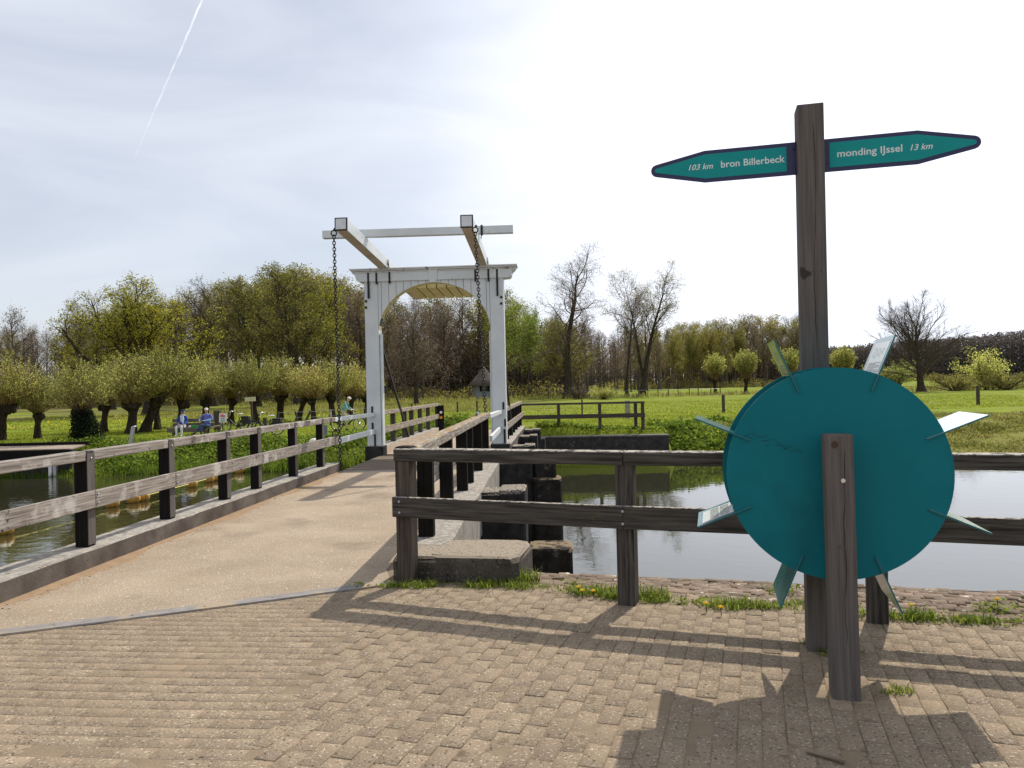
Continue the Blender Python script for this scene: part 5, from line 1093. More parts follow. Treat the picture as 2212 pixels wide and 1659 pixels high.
# ------------------------------------------------------------------ people
def seg_d(p, a, b_):
    ab = b_ - a; t_ = max(0, min(1, (p - a).dot(ab) / (ab.length_squared + 1e-9))); return (p - (a + ab * t_)).length
def body(parent, J, bones, mats, root, name='body'):
    names = list(J); me = bpy.data.meshes.new(name); me.from_pydata([J[n][0] for n in names], [(names.index(a), names.index(b_)) for a, b_, m in bones], [])
    o = bpy.data.objects.new(name, me); COL.objects.link(o); o.modifiers.new('skin', 'SKIN'); o.modifiers['skin'].use_smooth_shade = True
    for i, n in enumerate(names): me.skin_vertices[0].data[i].radius = J[n][1] if isinstance(J[n][1], tuple) else (J[n][1], J[n][1])
    me.skin_vertices[0].data[names.index(root)].use_root = True
    s_ = o.modifiers.new('sub', 'SUBSURF'); s_.levels = s_.render_levels = 2
    bpy.context.view_layer.update(); m2 = bpy.data.meshes.new_from_object(o.evaluated_get(bpy.context.evaluated_depsgraph_get())); bpy.data.objects.remove(o)
    m2.name = name; m2.materials.clear()
    for m in mats: m2.materials.append(m)
    B_ = [(Vector(J[a][0]), Vector(J[b_][0]), m) for a, b_, m in bones]
    for f in m2.polygons: f.material_index = min(((seg_d(f.center, a, b_), m) for a, b_, m in B_), key=lambda t_: t_[0])[1]; f.use_smooth = True
    o = bpy.data.objects.new(name, m2); COL.objects.link(o); o.parent = parent; return o
def hand(J, bones, key, wrist, d, palm_n, mi, curl=.5):
    d = Vector(d).normalized(); palm_n = Vector(palm_n).normalized(); s_ = d.cross(palm_n).normalized(); w_ = Vector(wrist); pc = w_ + d * .055
    J[key + 'p'] = (pc, .020); bones.append((key, key + 'p', mi))
    for i in range(4):
        k = pc + d * .03 + s_ * (i - 1.5) * .019; L = (.032, .038, .035, .026)[i]; t_ = k + d * L * .9 + palm_n * L * curl; u = t_ + d * L * .5 + palm_n * L * (.5 + curl)
        J[key + 'a%d' % i] = (k, .009); J[key + 'b%d' % i] = (t_, .008); J[key + 'c%d' % i] = (u, .007); bones += [(key + 'p', key + 'a%d' % i, mi), (key + 'a%d' % i, key + 'b%d' % i, mi), (key + 'b%d' % i, key + 'c%d' % i, mi)]
    k = w_ + d * .03 - s_ * .034; J[key + 't'] = (k, .010); J[key + 'u'] = (k + d * .035 - s_ * .012 + palm_n * .012, .008); bones += [(key + 'p', key + 't', mi), (key + 't', key + 'u', mi)]
def headj(J, bones, neck, hc, fw_, mi):
    """neck joint, head centre, facing"""
    fw_ = Vector(fw_).normalized(); hc = Vector(hc); up = (hc - Vector(neck)).normalized(); s_ = fw_.cross(up).normalized()
    J['h1'] = (hc - up * .045, .066); J['h2'] = (hc + up * .03, .088); J['h3'] = (hc + up * .085, .060); J['nose'] = (hc - up * .015 + fw_ * .098, .010); J['chin'] = (hc - up * .085 + fw_ * .055, .026)
    J['e1'] = (hc - up * .01 + s_ * .088, .014); J['e2'] = (hc - up * .01 - s_ * .088, .014)
    bones += [('neck', 'h1', mi), ('h1', 'h2', mi), ('h2', 'h3', mi), ('h2', 'nose', mi), ('h1', 'chin', mi), ('h2', 'e1', mi), ('h2', 'e2', mi)]
def face(parent, hc, fw_, glasses=False):
    hc = Vector(hc); fw_ = Vector(fw_).normalized(); s_ = fw_.cross(Vector((0, 0, 1))).normalized(); mb = MB(); o0 = wloc(parent)
    for k in (-1, 1): mb.ell(o0 + hc + fw_ * .083 + s_ * k * .032 + Vector((0, 0, .012)), (.022, .022, .016) if glasses else (.010, .010, .007), 8, 5)
    if glasses: mb.bar(o0 + hc + fw_ * .09 - s_ * .05 + Vector((0, 0, .016)), o0 + hc + fw_ * .09 + s_ * .05 + Vector((0, 0, .016)), .01, .008)
    mb.build('glasses' if glasses else 'eyes', m_black, parent); mb = MB(); mb.ell(o0 + hc + fw_ * .082 + Vector((0, 0, -.045)), (.022, .012, .006), 8, 4); mb.build('mouth', M('lips', (.35, .12, .10)), parent)
def cap(parent, hc, fw_, mat, peak=True, band=None, hair=None):
    o0 = wloc(parent); hc = Vector(hc) + o0; fw_ = Vector(fw_).normalized(); fw_ = Vector((fw_.x, fw_.y, 0)).normalized(); s_ = Vector((-fw_.y, fw_.x, 0)); mb = MB(); c = hc + Vector((0, 0, .055))
    V = []; n = 14; m = 6
    for i in range(m + 1):
        ph = math.pi / 2 * i / m
        for j in range(n): q = 6.283 * j / n; V.append(c + fw_ * math.cos(q) * .112 * math.sin(ph) + s_ * math.sin(q) * .104 * math.sin(ph) + Vector((0, 0, .085 * math.cos(ph))))
    mb.add(V, [(i * n + j, (i + 1) * n + j, (i + 1) * n + (j + 1) % n, i * n + (j + 1) % n) for i in range(m) for j in range(n)], 0, None, True)
    if peak: mb.add([c + fw_ * .08 + s_ * .075, c + fw_ * .165 + s_ * .05 + Vector((0, 0, -.02)), c + fw_ * .165 - s_ * .05 + Vector((0, 0, -.02)), c + fw_ * .08 - s_ * .075, c + fw_ * .08 + s_ * .075 - Vector((0, 0, .012)), c + fw_ * .165 + s_ * .05 + Vector((0, 0, -.03)), c + fw_ * .165 - s_ * .05 + Vector((0, 0, -.03)), c + fw_ * .08 - s_ * .075 - Vector((0, 0, .012))], [(0, 1, 2, 3), (7, 6, 5, 4), (0, 4, 5, 1), (1, 5, 6, 2), (2, 6, 7, 3)])
    mb.build('cap', mat, parent)
    if hair:
        mb = MB(); mb.ell(hc - fw_ * .03 + Vector((0, 0, .005)), (.095, .095, .085), 12, 7); mb.build('hair', hair, parent)
GZ = -.47
def V3(x, y, z): return Vector((x, y, z))
# woman
p0 = at(395, 925, 38.45); wx = p0.x
e = empty('person', (wx, 38.45, GZ), 'person in royal blue jacket, blue cap, pale scarf and white trousers sitting on the bench', 'person'); J = {}; b_ = []
fw1 = Vector((.12, -1, -.25))
J['pel'] = (V3(0, 0, .50), (.155, .125)); J['sp'] = (V3(0, .03, .70), (.135, .11)); J['ch'] = (V3(.01, 0, .92), (.15, .115)); J['nb'] = (V3(.02, -.03, 1.07), .075); J['neck'] = (V3(.03, -.05, 1.11), .052)
b_ += [('pel', 'sp', 0), ('sp', 'ch', 0), ('ch', 'nb', 0), ('nb', 'neck', 1)]
hc = V3(.05, -.09, 1.215); headj(J, b_, J['neck'][0], hc, fw1, 1)
for s_, k in ((-1, 'l'), (1, 'r')):
    J[k + 'sh'] = (V3(s_ * .17, -.01, 1.0), .062); J[k + 'el'] = (V3(s_ * .25, -.06, .76), .050); J[k + 'w'] = (V3(s_ * (.10 if s_ < 0 else .24), -.30, .66 if s_ < 0 else .62), .032)
    b_ += [('ch', k + 'sh', 0), (k + 'sh', k + 'el', 0), (k + 'el', k + 'w', 0)]; hand(J, b_, k + 'w', J[k + 'w'][0], (-s_ * .5, -.8, -.3), (0, -.1, -1), 1)
    J[k + 'hp'] = (V3(s_ * .10, -.08, .50), .092); J[k + 'kn'] = (V3(s_ * .13, -.46, .52), .074); J[k + 'an'] = (V3(s_ * .13, -.44, .10), .048); J[k + 'to'] = (V3(s_ * .15, -.62, .045), .042)
    b_ += [('pel', k + 'hp', 2), (k + 'hp', k + 'kn', 2), (k + 'kn', k + 'an', 2), (k + 'an', k + 'to', 2)]
body(e, J, b_, [m_blue, m_skin, m_whitec], 'pel'); face(e, hc, fw1); cap(e, hc, fw1, m_navyc, hair=M('grey_hair', (.45, .43, .42)))
mb = MB(); o0 = Vector(e.location); mb.ring(o0 + V3(.03, -.05, 1.075), (0, .2, 1), .085, .032, 14, 6)
mb.tube([o0 + V3(-.02, -.14, 1.06), o0 + V3(0, -.17, .92), o0 + V3(.02, -.17, .74)], [.035, .045, .04], 7); mb.tube([o0 + V3(.06, -.14, 1.06), o0 + V3(.10, -.17, .90), o0 + V3(.09, -.18, .66)], [.035, .045, .04], 7); mb.build('scarf', M('pale_blue_scarf', (.62, .70, .82), (.78, .8, .85), 20), e)
# man
mx_ = at(444, 925, 38.45).x
e = empty('person', (mx_, 38.45, GZ), 'person in lilac sweater, white cap and sunglasses sitting on the bench with crossed legs', 'person'); J = {}; b_ = []; fw2 = Vector((.45, -1, .0))
J['pel'] = (V3(.10, 0, .50), (.165, .13)); J['sp'] = (V3(.10, .02, .72), (.15, .12)); J['ch'] = (V3(.08, .0, .97), (.175, .125)); J['nb'] = (V3(.07, -.01, 1.13), .085); J['neck'] = (V3(.07, -.02, 1.17), .056)
b_ += [('pel', 'sp', 0), ('sp', 'ch', 0), ('ch', 'nb', 0), ('nb', 'neck', 1)]; hc = V3(.075, -.05, 1.285); headj(J, b_, J['neck'][0], hc, fw2, 1)
for s_, k in ((-1, 'l'), (1, 'r')):
    J[k + 'sh'] = (V3(.08 + s_ * .20, 0, 1.06), .068); J[k + 'el'] = (V3(.08 + s_ * .31, -.10, .83), .055); J[k + 'w'] = (V3(-.06 + s_ * .12, -.34, .78), .036)
    b_ += [('ch', k + 'sh', 0), (k + 'sh', k + 'el', 0), (k + 'el', k + 'w', 3)]; hand(J, b_, k + 'w', J[k + 'w'][0], (-s_ * .7, -.6, .1), (0, -.1, -1), 1)
for k, hp, kn, an, to in (('r', (.20, -.08, .50), (.00, -.50, .60), (-.28, -.58, .20), (-.46, -.66, .14)), ('l', (.02, -.08, .50), (-.02, -.50, .50), (-.02, -.50, .10), (-.04, -.70, .045))):
    J[k + 'hp'] = (V3(*hp), .10); J[k + 'kn'] = (V3(*kn), .078); J[k + 'an'] = (V3(*an), .050); J[k + 'to'] = (V3(*to), .044); b_ += [('pel', k + 'hp', 2), (k + 'hp', k + 'kn', 2), (k + 'kn', k + 'an', 2), (k + 'an', k + 'to', 4)]
body(e, J, b_, [m_lilac, m_skin, m_jeans, m_cuff, m_shoe], 'pel'); face(e, hc, fw2, True); cap(e, hc, fw2, m_capw)

# bench
bx0, bx1 = at(366, 925, 38.5).x, at(462, 925, 38.5).x; c = (bx0 + bx1) / 2; Lb = bx1 - bx0
e = empty('park_bench', (c, 38.5, GZ), 'wooden park bench of heavy planks on the far canal bank', 'bench'); m_benchw = M('bench_wood', (.10, .075, .055), (.19, .15, .115), 1.6, .85, .3, 2.2, 'UV', WG)
mb = MB()
for k in range(3): mb.bar((bx0, 38.30 + k * .16, GZ + .42), (bx1, 38.30 + k * .16, GZ + .42), .14, .055)
mb.build('seat', m_benchw, e); mb = MB(); mb.bar((bx0, 38.215, GZ + .33), (bx1 - .25, 38.215, GZ + .33), .05, .20); mb.build('front_board', m_benchw, e)
for k in range(2):
    mb = MB(); mb.bar((bx0 + .03, 38.80, GZ + .58 + .22 * k), (bx1 - .1, 38.80, GZ + .58 + .22 * k), .05, .17); mb.build('backrest', m_benchw, e)
for x in (bx0 + .3, bx1 - .35):
    mb = MB(); mb.bar((x, 38.3, GZ - .1), (x, 38.3, GZ + .40), .12, .14, up=(0, 1, 0)); mb.bar((x, 38.62, GZ - .1), (x, 38.88, GZ + .95), .10, .10, up=(0, 1, 0)); mb.build('leg', m_benchw, e)
mb = MB(); mb.bar((bx1 - .4, 38.2, GZ + .36), (bx1 + .15, 38.9, GZ + .50), .3, .05); mb.build('side_table', m_benchw, e)
lx_ = at(415, 918, 38.4).x; c = V3(lx_ + .12, 38.4, GZ + .447); mb = MB(); mb.bar(c, c + V3(0, 0, .10), .24, .15, up=(0, 1, 0), w2=.30, h2=.20); tb = mb.build('lunch_box', m_green, loc=c); tag(tb, 'small bright green tub on the bench between the two seated people', 'box')
mb = MB(); mb.ell(c + V3(-.2, -.05, .05), (.10, .06, .05), 9, 6, jit=.2); tag(mb.build('paper_bag', m_whitec, loc=c), 'crumpled pale paper bag beside the green tub on the bench', 'bag')

# bicycles
def bicycle(xr, y, z, hd, lab, panniers=True, battery=False, silver=False, rw=.34, wb=1.12):
    e = empty('bicycle', (xr, y, z), lab, 'bicycle', None); o0 = Vector(e.location)
    P = lambda a, h, s_=0: o0 + V3(a * hd, s_, h)
    for a in (0, wb):
        mb = MB(); mb.ring(P(a, rw), (0, 1, 0), rw - .02, .028, 28, 6); w_ = mb.build('wheel', m_rubber, e)
        mb = MB(); mb.ring(P(a, rw), (0, 1, 0), rw - .045, .011, 28, 5); mb.ell(P(a, rw), (.035 if not silver or a == 0 else .07,) * 3, 10, 6)
        for k in range(14): q = 6.283 * k / 14; mb.tube([P(a, rw, .02 * (-1) ** k), P(a + (rw - .04) * math.cos(q), rw + (rw - .04) * math.sin(q))], .0022, 4, caps=False)
        mb.build('rim', m_chrome, w_)
        mb = MB(); pts = [P(a + (rw + .025) * math.cos(R(q)), rw + (rw + .025) * math.sin(R(q))) for q in ((range(20, 200, 15)) if a == 0 else (range(-10, 140, 15)))]
        mb.tube(pts, .024, 5); mb.build('mudguard', m_black, e)
    mb = MB(); bb = (.46, .28); st = (.30, .78); hd_ = (wb - .26, .86); hb = (wb - .20, .70)
    mb.tube([P(*hd_), P(*hb)], .030, 8); mb.tube([P(*hb), P(.60, .36), P(*bb)], .040, 8); mb.tube([P(hd_[0] + .02, .80), P(.66, .46), P(.40, .46)], .020, 8) if False else None
    mb.tube([P(*bb), P(*st)], .026, 8)
    for s_ in (-.05, .05): mb.tube([P(*bb, s_ * .5), P(0, rw, s_)], .018, 6); mb.tube([P(.35, .62, s_ * .5), P(0, rw, s_)], .014, 6); mb.tube([P(hb[0], hb[1], s_ * .6), P(wb - .05, .50, s_), P(wb, rw, s_)], .020, 6)
    mb.build('frame', m_black, e)
    if silver:
        mb = MB()
        for s_ in (-.055, .055): mb.tube([P(hb[0] + .02, hb[1] - .05, s_), P(wb, rw, s_)], .02, 6)
        mb.build('front_fork', m_chrome, e)
    mb = MB(); mb.tube([P(*st), P(.27, .90)], .014, 8); mb.build('seat_post', m_chrome, e)
    mb = MB(); mb.ell(P(.25, .945), (.14, .085, .045), 12, 6); mb.ell(P(.38, .94), (.09, .035, .03), 10, 6); mb.build('saddle', m_saddlew if not silver else m_black, e)
    mb = MB(); top = P(hd_[0] - .06, 1.08); mb.tube([P(*hd_), top], .016, 8)
    for s_ in (-1, 1): mb.tube([top, top + V3(.03 * hd, s_ * .16, .03), top + V3(-.06 * hd, s_ * .28, .02), top + V3(-.22 * hd, s_ * .30, -.02)], .012, 7)
    hbar = mb.build('handlebar', m_chrome, e)
    mb = MB()
    for s_ in (-1, 1): mb.tube([top + V3(-.14 * hd, s_ * .30, 0), top + V3(-.26 * hd, s_ * .30, -.03)], .018, 7)
    mb.ell(top + V3(.10 * hd, 0, -.08), (.05, .05, .05), 10, 6); mb.build('grip', m_black, hbar)
    mb = MB(); mb.bar(P(-.22, .74), P(.24, .74), .12, .02); mb.tube([P(-.2, .73, .05), P(0, rw, .06)], .008, 5); mb.tube([P(-.2, .73, -.05), P(0, rw, -.06)], .008, 5); mb.build('luggage_rack', m_black, e)
    if panniers:
        for s_ in (-1, 1): mb = MB(); mb.bar(P(-.02, .40, s_ * .12), P(-.02, .74, s_ * .12), .36, .13, up=(0, 1, 0), w2=.42); mb.build('pannier', m_black, e, bevel=.03)
        mb = MB(); mb.bar(P(-.2, .785), P(.2, .785), .34, .07); mb.build('rack_bag', m_black, e, bevel=.02)
    mb = MB(); mb.prism([(bb[0] + .09 * math.cos(q * .6283), bb[1] + .09 * math.sin(q * .6283)) for q in range(10)], .05, .07, lambda a, b2, c2: P(a, b2, c2)); mb.bar(P(.05, rw - .02, .055), P(bb[0], bb[1] + .02, .055), .02, .11); mb.build('chain_case', m_steel if silver else m_black, e)
    mb = MB(); mb.tube([P(*bb, .08), P(bb[0] + .12, bb[1] - .12, .09)], .010, 5); mb.tube([P(*bb, -.08), P(bb[0] - .12, bb[1] + .12, -.09)], .010, 5)
    for a, h, s_ in ((.12, -.12, .14), (-.12, .12, -.14)): mb.bar(P(bb[0] + a - .045, bb[1] + h, s_), P(bb[0] + a + .045, bb[1] + h, s_), .09, .02)
    mb.build('pedal', m_black, e)
    mb = MB(); mb.tube([P(.36, .26, .04), P(.30, .01, .16)], .010, 5); mb.build('kickstand', m_chrome if silver else m_black, e)
    return e
bicycle(at(531, 925, 41.6).x, 41.6, GZ + .05, -1, 'dark bicycle with white saddle parked nearest the bench')
bicycle(at(599, 925, 37.9).x, 37.9, GZ + .02, -1, 'dark bicycle with pale saddle and black panniers parked away from the bench')
cy = 40.6; cxr = at(728.5, 917, cy).x; e = bicycle(cxr, cy, GZ + .02, 1, 'black bicycle with silver front fork ridden by the cyclist in checked shirt', True, silver=True, wb=1.17)
# cyclist
e = empty('person', (cxr, cy, GZ), 'cyclist in turquoise checked shirt, beige trousers and pale flat cap astride a bicycle', 'person'); J = {}; b_ = []
fw3 = Vector((.75, -.85, -.15))
J['pel'] = (V3(.30, 0, .98), (.155, .13)); J['sp'] = (V3(.34, 0, 1.16), (.15, .12)); J['ch'] = (V3(.46, 0, 1.38), (.165, .125)); J['nb'] = (V3(.55, 0, 1.52), .08); J['neck'] = (V3(.59, -.01, 1.57), .055)
b_ += [('pel', 'sp', 0), ('sp', 'ch', 0), ('ch', 'nb', 0), ('nb', 'neck', 1)]; hc = V3(.66, -.04, 1.665); headj(J, b_, J['neck'][0], hc, fw3, 1)
for s_, k in ((-1, 'l'), (1, 'r')):
    J[k + 'sh'] = (V3(.50, s_ * .19, 1.45), .066); J[k + 'el'] = (V3(.58, s_ * .30, 1.22), .052); J[k + 'w'] = (V3(.72, s_ * .29, 1.13), .034); b_ += [('ch', k + 'sh', 0), (k + 'sh', k + 'el', 0), (k + 'el', k + 'w', 0)]; hand(J, b_, k + 'w', J[k + 'w'][0], (.9, 0, -.25), (0, 0, -1), 1, .9)
for k, hp, kn, an, to in (('l', (.33, -.10, .96), (.60, -.17, .62), (.48, -.20, .12), (.66, -.20, .06)), ('r', (.33, .10, .96), (.66, .14, .72), (.50, .14, .38), (.66, .14, .34))):
    J[k + 'hp'] = (V3(*hp), .10); J[k + 'kn'] = (V3(*kn), .076); J[k + 'an'] = (V3(*an), .050); J[k + 'to'] = (V3(*to), .044); b_ += [('pel', k + 'hp', 2), (k + 'hp', k + 'kn', 2), (k + 'kn', k + 'an', 2), (k + 'an', k + 'to', 3)]
body(e, J, b_, [m_check, m_skin, m_beige, m_shoe], 'pel'); face(e, hc, fw3); cap(e, hc, fw3, m_capw, hair=M('white_hair', (.6, .58, .56)))

# ------------------------------------------------------------------ small things on the left bank
c = at(481, 900, 39.6); e = empty('notice_board', (c.x, 39.6, GZ), 'white notice board with a magenta and yellow header behind the bench end', 'board')
mb = MB(); mb.bar((c.x - .01, 39.62, .26 - .1), (c.x + .0, 39.66, .62), .38, .02, up=(0, 1, 0)); bd = mb.build('board', m_paperw, e); mb = MB(); mb.bar((c.x, 39.605, .46), (c.x, 39.62, .52), .25, .012, up=(0, 1, 0)); mb.build('magenta_band', m_red, bd)
mb = MB(); mb.bar((c.x - .04, 39.60, .54), (c.x - .04, 39.61, .585), .14, .01, up=(0, 1, 0)); mb.build('yellow_band', m_orange, bd)
mb = MB()
for z in (.38, .34, .26, .22): mb.bar((c.x, 39.595, z), (c.x, 39.597, z + .014), .22, .008, up=(0, 1, 0))
mb.build('print_lines', m_textink, bd)
mb = MB(); mb.bar((c.x - .05, 39.75, GZ - .1), (c.x - .05, 39.68, .5), .05, .05, up=(0, 1, 0)); mb.build('post', m_brownpost, e)
c = at(469, 887, 40.5); mb = MB(); mb.bar((c.x, 40.5, GZ - .1), (c.x, 40.5, c.z), .32, .24, up=(0, 1, 0)); tag(mb.build('wooden_bollard', m_brownpost, bevel=.03, loc=(c.x, 40.5, GZ)), 'thick short wooden bollard just behind the right end of the bench', 'bollard')
c = at(572.5, 902, 43); mb = MB(); mb.bar((c.x, 43, GZ - .1), (c.x, 43, c.z), .20, .16, up=(0, 1, 0)); tag(mb.build('wooden_bollard', m_brownpost, bevel=.02, loc=(c.x, 43, GZ)), 'dark wooden bollard between the two parked bicycles and their saddles', 'bollard')
c = at(541, 862.6, 45.5); e = empty('route_board', (c.x, 45.5, GZ), 'pale yellow board on a wooden post above the parked bicycles', 'sign')
mb = MB(); mb.bar((c.x - .32, 45.44, c.z), (c.x + .32, 45.44, c.z + .02), .03, .26); mb.build('board', m_yellowboard, e); mb = MB(); mb.bar((c.x + .10, 45.5, GZ - .1), (c.x + .04, 45.5, c.z + .05), .10, .10, up=(0, 1, 0)); mb.build('post', m_brownpost, e)
c = at(702, 927, 36.8); mb = MB(); mb.bar((c.x, 36.8, -.6), (c.x, 36.8, c.z + .17), .26, .18, up=(0, 1, 0)); mb.bar((c.x, 36.8, c.z + .17), (c.x, 36.8, c.z + .19), .29, .21, up=(0, 1, 0)); tag(mb.build('utility_box', m_bluegrey, bevel=.015, loc=(c.x, 36.8, -.5)), 'small blue-grey metal box standing in the grass left of the bridge chain', 'box')
a = at(288, 922, 33); b2 = at(281, 958, 33); c = at(293, 1003, 31.4); e = empty('bank_signboard', (b2.x, 33, -.9), 'narrow grey metal panel with a bright top leaning on the bank', 'panel')
mb = MB(); mb.bar(b2 - V3(0, 0, .1), a, .15, .07, up=(0, 1, 0)); mb.build('panel', m_steel, e); mb = MB(); mb.bar(a + V3(-.04, 0, -.02), a + V3(.10, -.02, .03), .14, .04); mb.build('white_top', m_paperw, e); mb = MB(); mb.tube([b2 - V3(0, 0, .1), at(287, 980, 32.3), c], .035, 7); mb.build('leg', m_steel, e)
# rope with floats
fl = [(-11.82, 17.82), (-11.42, 21.83), (-11.20, 22.62), (-11.10, 22.98), (-10.93, 26.05), (-10.90, 27.45), (-10.84, 27.9), (-10.85, 30.4), (-10.80, 30.9)]
mb = MB(); mb.tube([(-12.8, 9, -1.40)] + [(x, y, -1.39) for x, y in fl] + [(-10.7, 31.6, -1.2), (-10.5, 32.8, -.9)], .014, 6); tag(mb.build('rope', m_rope), 'thin yellow rope stretched over the water through the floats', 'rope')
dfl = Vector((1.2, 15.8, 0)).normalized(); labs = ['orange-brown float nearest the camera at the left edge of the photo', 'single orange float right of the nearest tall railing post', 'orange float, front one of the pair beside the single float', 'orange float, back one of the pair beside the single float', 'orange float right of the second tall railing post, standing alone', 'orange float, left of the touching pair right of the second railing post', 'orange float, right of the touching pair right of the second railing post', 'small orange float, left of the farthest pair on the rope', 'small orange float, right of the farthest pair on the rope']
for (x, y), lab in zip(fl, labs):
    e = empty('rope_float', (x, y, -1.40), lab, 'float', 'floats on the yellow rope'); mb = MB()
    prof = [(.03, -.19), (.10, -.17), (.155, -.10), (.165, -.02), (.15, -.005), (.15, .005), (.165, .02), (.155, .10), (.10, .17), (.03, .19)]; vs = []; n = 14; U = V3(0, 0, 1); S_ = dfl.cross(U); o = Vector((x, y, -1.40))
    dd = (dfl + S_ * .75).normalized(); S2 = dd.cross(U)
    for r, h in prof:
        for j in range(n): q = 6.283 * j / n; vs.append(o + dd * h + S2 * r * math.cos(q) + U * r * math.sin(q))
    mb.add(vs, [(i * n + j, i * n + (j + 1) % n, (i + 1) * n + (j + 1) % n, (i + 1) * n + j) for i in range(len(prof) - 1) for j in range(n)], 0, None, True); mb.build('float_body', m_float, e)
c = at(679, 955, 32.8); e = empty('rope_float', tuple(c), 'pale round float lying in the bank herbs where the rope ends', 'float'); mb = MB(); mb.ell(c, (.24, .2, .17), 14, 8); mb.build('float_body', m_floatw, e)
# plank quay on the far left bank
e = empty('plank_quay', (-18, 31.2, -.5), 'wooden plank quay with a dark front edge on the far bank at the left', 'quay')
mb = MB()
for k in range(9): mb.bar((-44, 30.95 + k * .27, -.455), (-17.75 - .09 * k, 30.95 + k * .27, -.455), .25, .05)
mb.build('planking', M('quay_planks', (.24, .19, .14), (.38, .31, .24), 1.6, .9, .3, 2.2, 'UV', WG), e); mb = MB(); mb.bar((-44, 30.80, -.66), (-17.7, 30.80, -.66), .12, .38); mb.bar((-44, 33.35, -.38), (-18.4, 33.35, -.38), .16, .14); mb.build('edge_beam', m_blackpost, e)
for u in (109.6, 119.5): c = at(u, 1010, 30.7); mb = MB(); mb.bar((c.x, 30.7, -2.0), (c.x, 30.7, -.8), .12, .12, up=(0, 1, 0)); mb.build('mooring_pile', m_paperw if u < 115 else m_steel, e)
mb = MB(); mb.bar((-20.6, 31.25, -1.3), (-17.8, 31.25, -1.3), .4, 1.5); mb.build('quay_wall', m_brickwall, e); mb = MB(); mb.bar((-44, 30.45, -1.50), (-20.4, 30.45, -1.50), .12, .10); mb.build('waterline_beam', m_steel, e)
# hut
c = at(1046, 840, 118); hz = float(tz(c.x, 118)); e = empty('round_hut', (c.x, 118, hz), 'small round hut with a conical grey thatched roof at the edge of the wood', 'hut')
o = Vector((c.x, 118, 0)); mb = MB(); mb.lathe(o, [(1.75, hz - .3), (1.75, 2.3)], 8, smooth=False); mb.build('wall', m_hutwall, e); mb = MB(); mb.lathe(o, [(2.45, 2.0), (2.62, 2.12), (1.7, 2.95), (.85, 3.95), (.12, 4.95), (0, 5.0)], 18); mb.build('roof', m_thatch, e)
mb = MB(); mb.bar(o + V3(-.3, -1.66, 1.55), o + V3(.55, -1.72, 1.55), .08, .75); w_ = mb.build('window', m_dull, e); mb = MB(); mb.bar(o + V3(-.62, -1.70, 1.55), o + V3(-.34, -1.70, 1.55), .06, .8); mb.bar(o + V3(.6, -1.66, 1.55), o + V3(.85, -1.62, 1.55), .06, .8); mb.build('shutter', m_blackpost, w_)
# field posts
def fpost(u, vt, vb, d, w_, lab, lean=0, mat=None, grp='weathered posts standing in the meadow'):
    a = at(u, vt, d); b2 = at(u, vb, d); z0 = float(tz(b2.x, d)); mb = MB(); mb.bar((b2.x, d, z0 - .3), (b2.x + lean, d, a.z), w_, w_, up=(0, 1, 0)); tag(mb.build('field_post', mat or m_brownpost, bevel=.015, loc=(b2.x, d, z0)), lab, 'post', grp)
fpost(1563, 852, 892, 50, .17, 'thick weathered post in the meadow left of the teal wheel'); fpost(2113, 833, 875, 54, .18, 'thick weathered post in the meadow at the right side'); fpost(1356, 865, 902, 44, .26, 'pale stone post behind the far two-rail fence', mat=m_conc, grp=None); fpost(1257.5, 863, 888, 50, .10, 'thin grey post behind the middle of the far two-rail fence')
for u, vt, vb, d, lab in ((988, 868, 891, 64, 'leftmost of the three fence stakes seen right of the marked railing post'), (1030, 866, 888, 65, 'middle of the three fence stakes seen right of the marked railing post'), (1064, 866, 886, 66, 'right one of the three fence stakes, close to the right gate pillar'), (889, 872, 893, 62, 'fence stake seen through the gate above the far railing')): fpost(u, vt, vb, d, .13, lab, .03)
e = empty('wire_fence', at(700, 895, 49.5), 'old wire fence with crooked stakes behind the cyclist', 'fence'); tops = []
for u, vt, vb, ln, w_ in ((600, 890, 915, .1, .09), (641, 888, 913, -.15, .10), (662, 888, 913, .55, .13), (714, 884, 906, -.04, .11), (752, 884, 905, .05, .09), (790, 880, 904, 0, .1)):
    a = at(u, vt, 49.5); z0 = float(tz(a.x, 49.5)); mb = MB(); mb.bar((a.x - ln * .5, 49.5, z0 - .2), (a.x + ln * .5, 49.5, a.z), w_, w_, up=(0, 1, 0)); mb.build('stake', m_brownpost if u != 714 else m_rail, e); tops.append(Vector((a.x + ln * .5, 49.45, a.z - .05)))
mb = MB()
for dz in (0, -.35): mb.tube([p + V3(0, 0, dz) for p in tops], .010, 4)
mb.build('wire', m_steel, e)
e = empty('stake_fence', at(1240, 855, 112), 'line of short thin stakes and wire across the middle meadow', 'fence'); mb0 = MB(); last = None
for i, u in enumerate(range(1160, 1560, 22)):
    a = at(u + rng.uniform(-5, 5), 848, 111); z0 = float(tz(a.x, 111)); mb = MB(); mb.bar((a.x, 111, z0 - .2), (a.x + rng.uniform(-.05, .05), 111, z0 + 1.05), .10, .10, up=(0, 1, 0)); mb.build('stake', m_brownpost, e); p = V3(a.x, 110.95, z0 + .95)
    if last: mb0.tube([last, p], .012, 4)
    last = p
mb0.build('wire', m_steel, e)
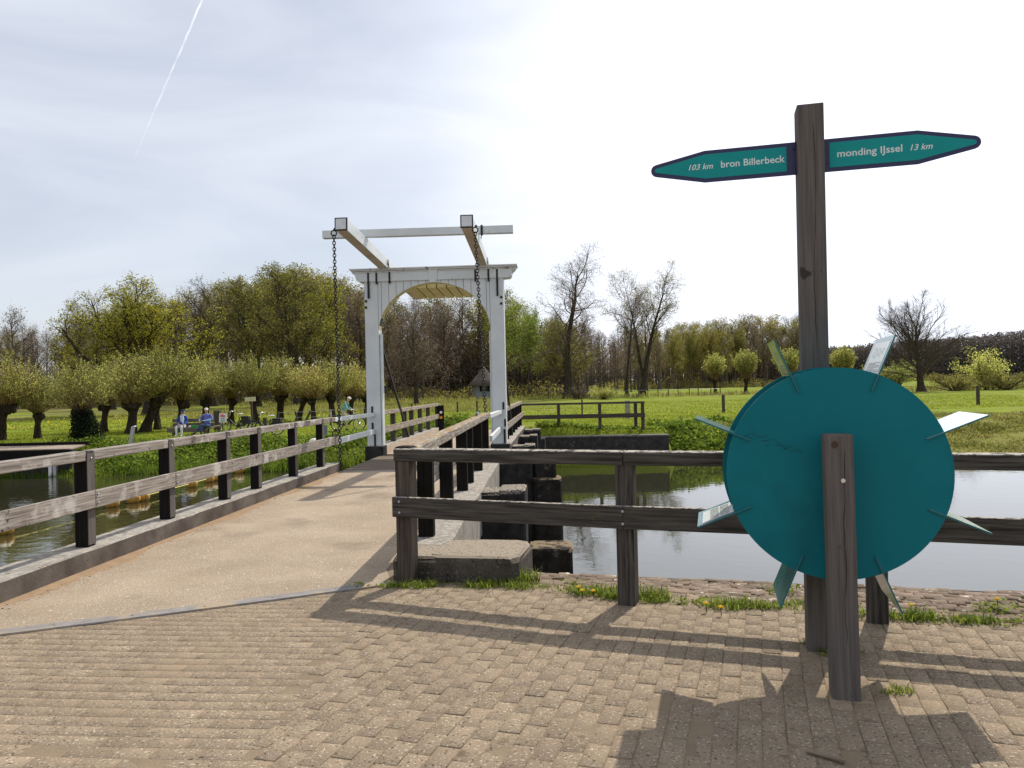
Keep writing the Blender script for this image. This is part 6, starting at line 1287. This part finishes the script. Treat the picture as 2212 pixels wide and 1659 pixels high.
# wagtail on the rail
c = BR_(.01, 13.3, 1.165); e = empty('bird', BR_(.01, 13.3, 1.118), 'small grey bird perched on the lichened right bridge railing', 'bird'); mb = MB(); rt = Matrix.Rotation(R(-38), 3, 'Y')
mb.ell(c, (.052, .024, .026), 12, 8, rot=rt); mb.ell(c + V3(.042, -.004, .048), (.021, .018, .019), 10, 7); mb.bar(c + V3(-.03, 0, -.02), c + V3(-.115, .0, -.055), .014, .006); mb.tube([c + V3(.058, -.004, .048), c + V3(.078, -.006, .046)], [.005, .001], 5)
for s_ in (-.01, .01): mb.tube([c + V3(.0, s_, -.02), c + V3(.004, s_, -.048)], .002, 4)
mb.build('body', m_bird, e); mb = MB(); mb.ell(c + V3(.018, -.018, .012), (.02, .012, .024), 10, 6); mb.build('white_breast', m_whitec, e)
# contrail, a long thin ice cloud about nine kilometres up
m_con = bpy.data.materials.new('contrail_ice'); m_con.use_nodes = True; t = m_con.node_tree; t.nodes.clear(); o_ = N(t, 'ShaderNodeOutputMaterial'); df = N(t, 'ShaderNodeBsdfDiffuse'); df.inputs[0].default_value = (.95, .95, 1, 1); tl = N(t, 'ShaderNodeBsdfTranslucent'); tl.inputs[0].default_value = (.95, .95, 1, 1); tr = N(t, 'ShaderNodeBsdfTransparent'); ms = N(t, 'ShaderNodeMixShader'); m0 = N(t, 'ShaderNodeMixShader')
tc = N(t, 'ShaderNodeTexCoord'); nz = N(t, 'ShaderNodeTexNoise'); nz.inputs['Scale'].default_value = .0012; nz.inputs['Detail'].default_value = 6; t.links.new(tc.outputs['Object'], nz.inputs['Vector']); sx = N(t, 'ShaderNodeSeparateXYZ'); t.links.new(tc.outputs['Object'], sx.inputs[0])
r1 = N(t, 'ShaderNodeMapRange'); r1.inputs['From Min'].default_value = 30500; r1.inputs['From Max'].default_value = 20000; r1.inputs['To Max'].default_value = .34; t.links.new(sx.outputs['Y'], r1.inputs['Value']); r2 = N(t, 'ShaderNodeMapRange'); r2.inputs['From Min'].default_value = .25; r2.inputs['From Max'].default_value = .65; t.links.new(nz.outputs['Fac'], r2.inputs['Value']); mu = N(t, 'ShaderNodeMath', operation='MULTIPLY'); t.links.new(r1.outputs[0], mu.inputs[0]); t.links.new(r2.outputs[0], mu.inputs[1])
m0.inputs[0].default_value = .6; t.links.new(df.outputs[0], m0.inputs[1]); t.links.new(tl.outputs[0], m0.inputs[2]); t.links.new(mu.outputs[0], ms.inputs[0]); t.links.new(tr.outputs[0], ms.inputs[1]); t.links.new(m0.outputs[0], ms.inputs[2]); t.links.new(ms.outputs[0], o_.inputs[0])
def sky_pt(u, v, alt=9000): d = ray(u, v); return CAM + d * (alt / d.z)
cd.clip_end = 80000
pts = [sky_pt(470, -80), sky_pt(436, 0), sky_pt(400, 86), sky_pt(360, 178), sky_pt(316, 280), sky_pt(291, 342)]; mb = MB(); fine = []
for a, b2 in zip(pts, pts[1:]): fine += [a.lerp(b2, k / 8) for k in range(8)]
fine.append(pts[-1]); mb.tube([p + V3(rng.uniform(-8, 8), 0, rng.uniform(-10, 10)) for p in fine], [26 - 2 * i / len(fine) for i in range(len(fine))], 8); tag(mb.build('contrail', m_con), 'thin white aircraft contrail slanting across the upper left sky', 'contrail')
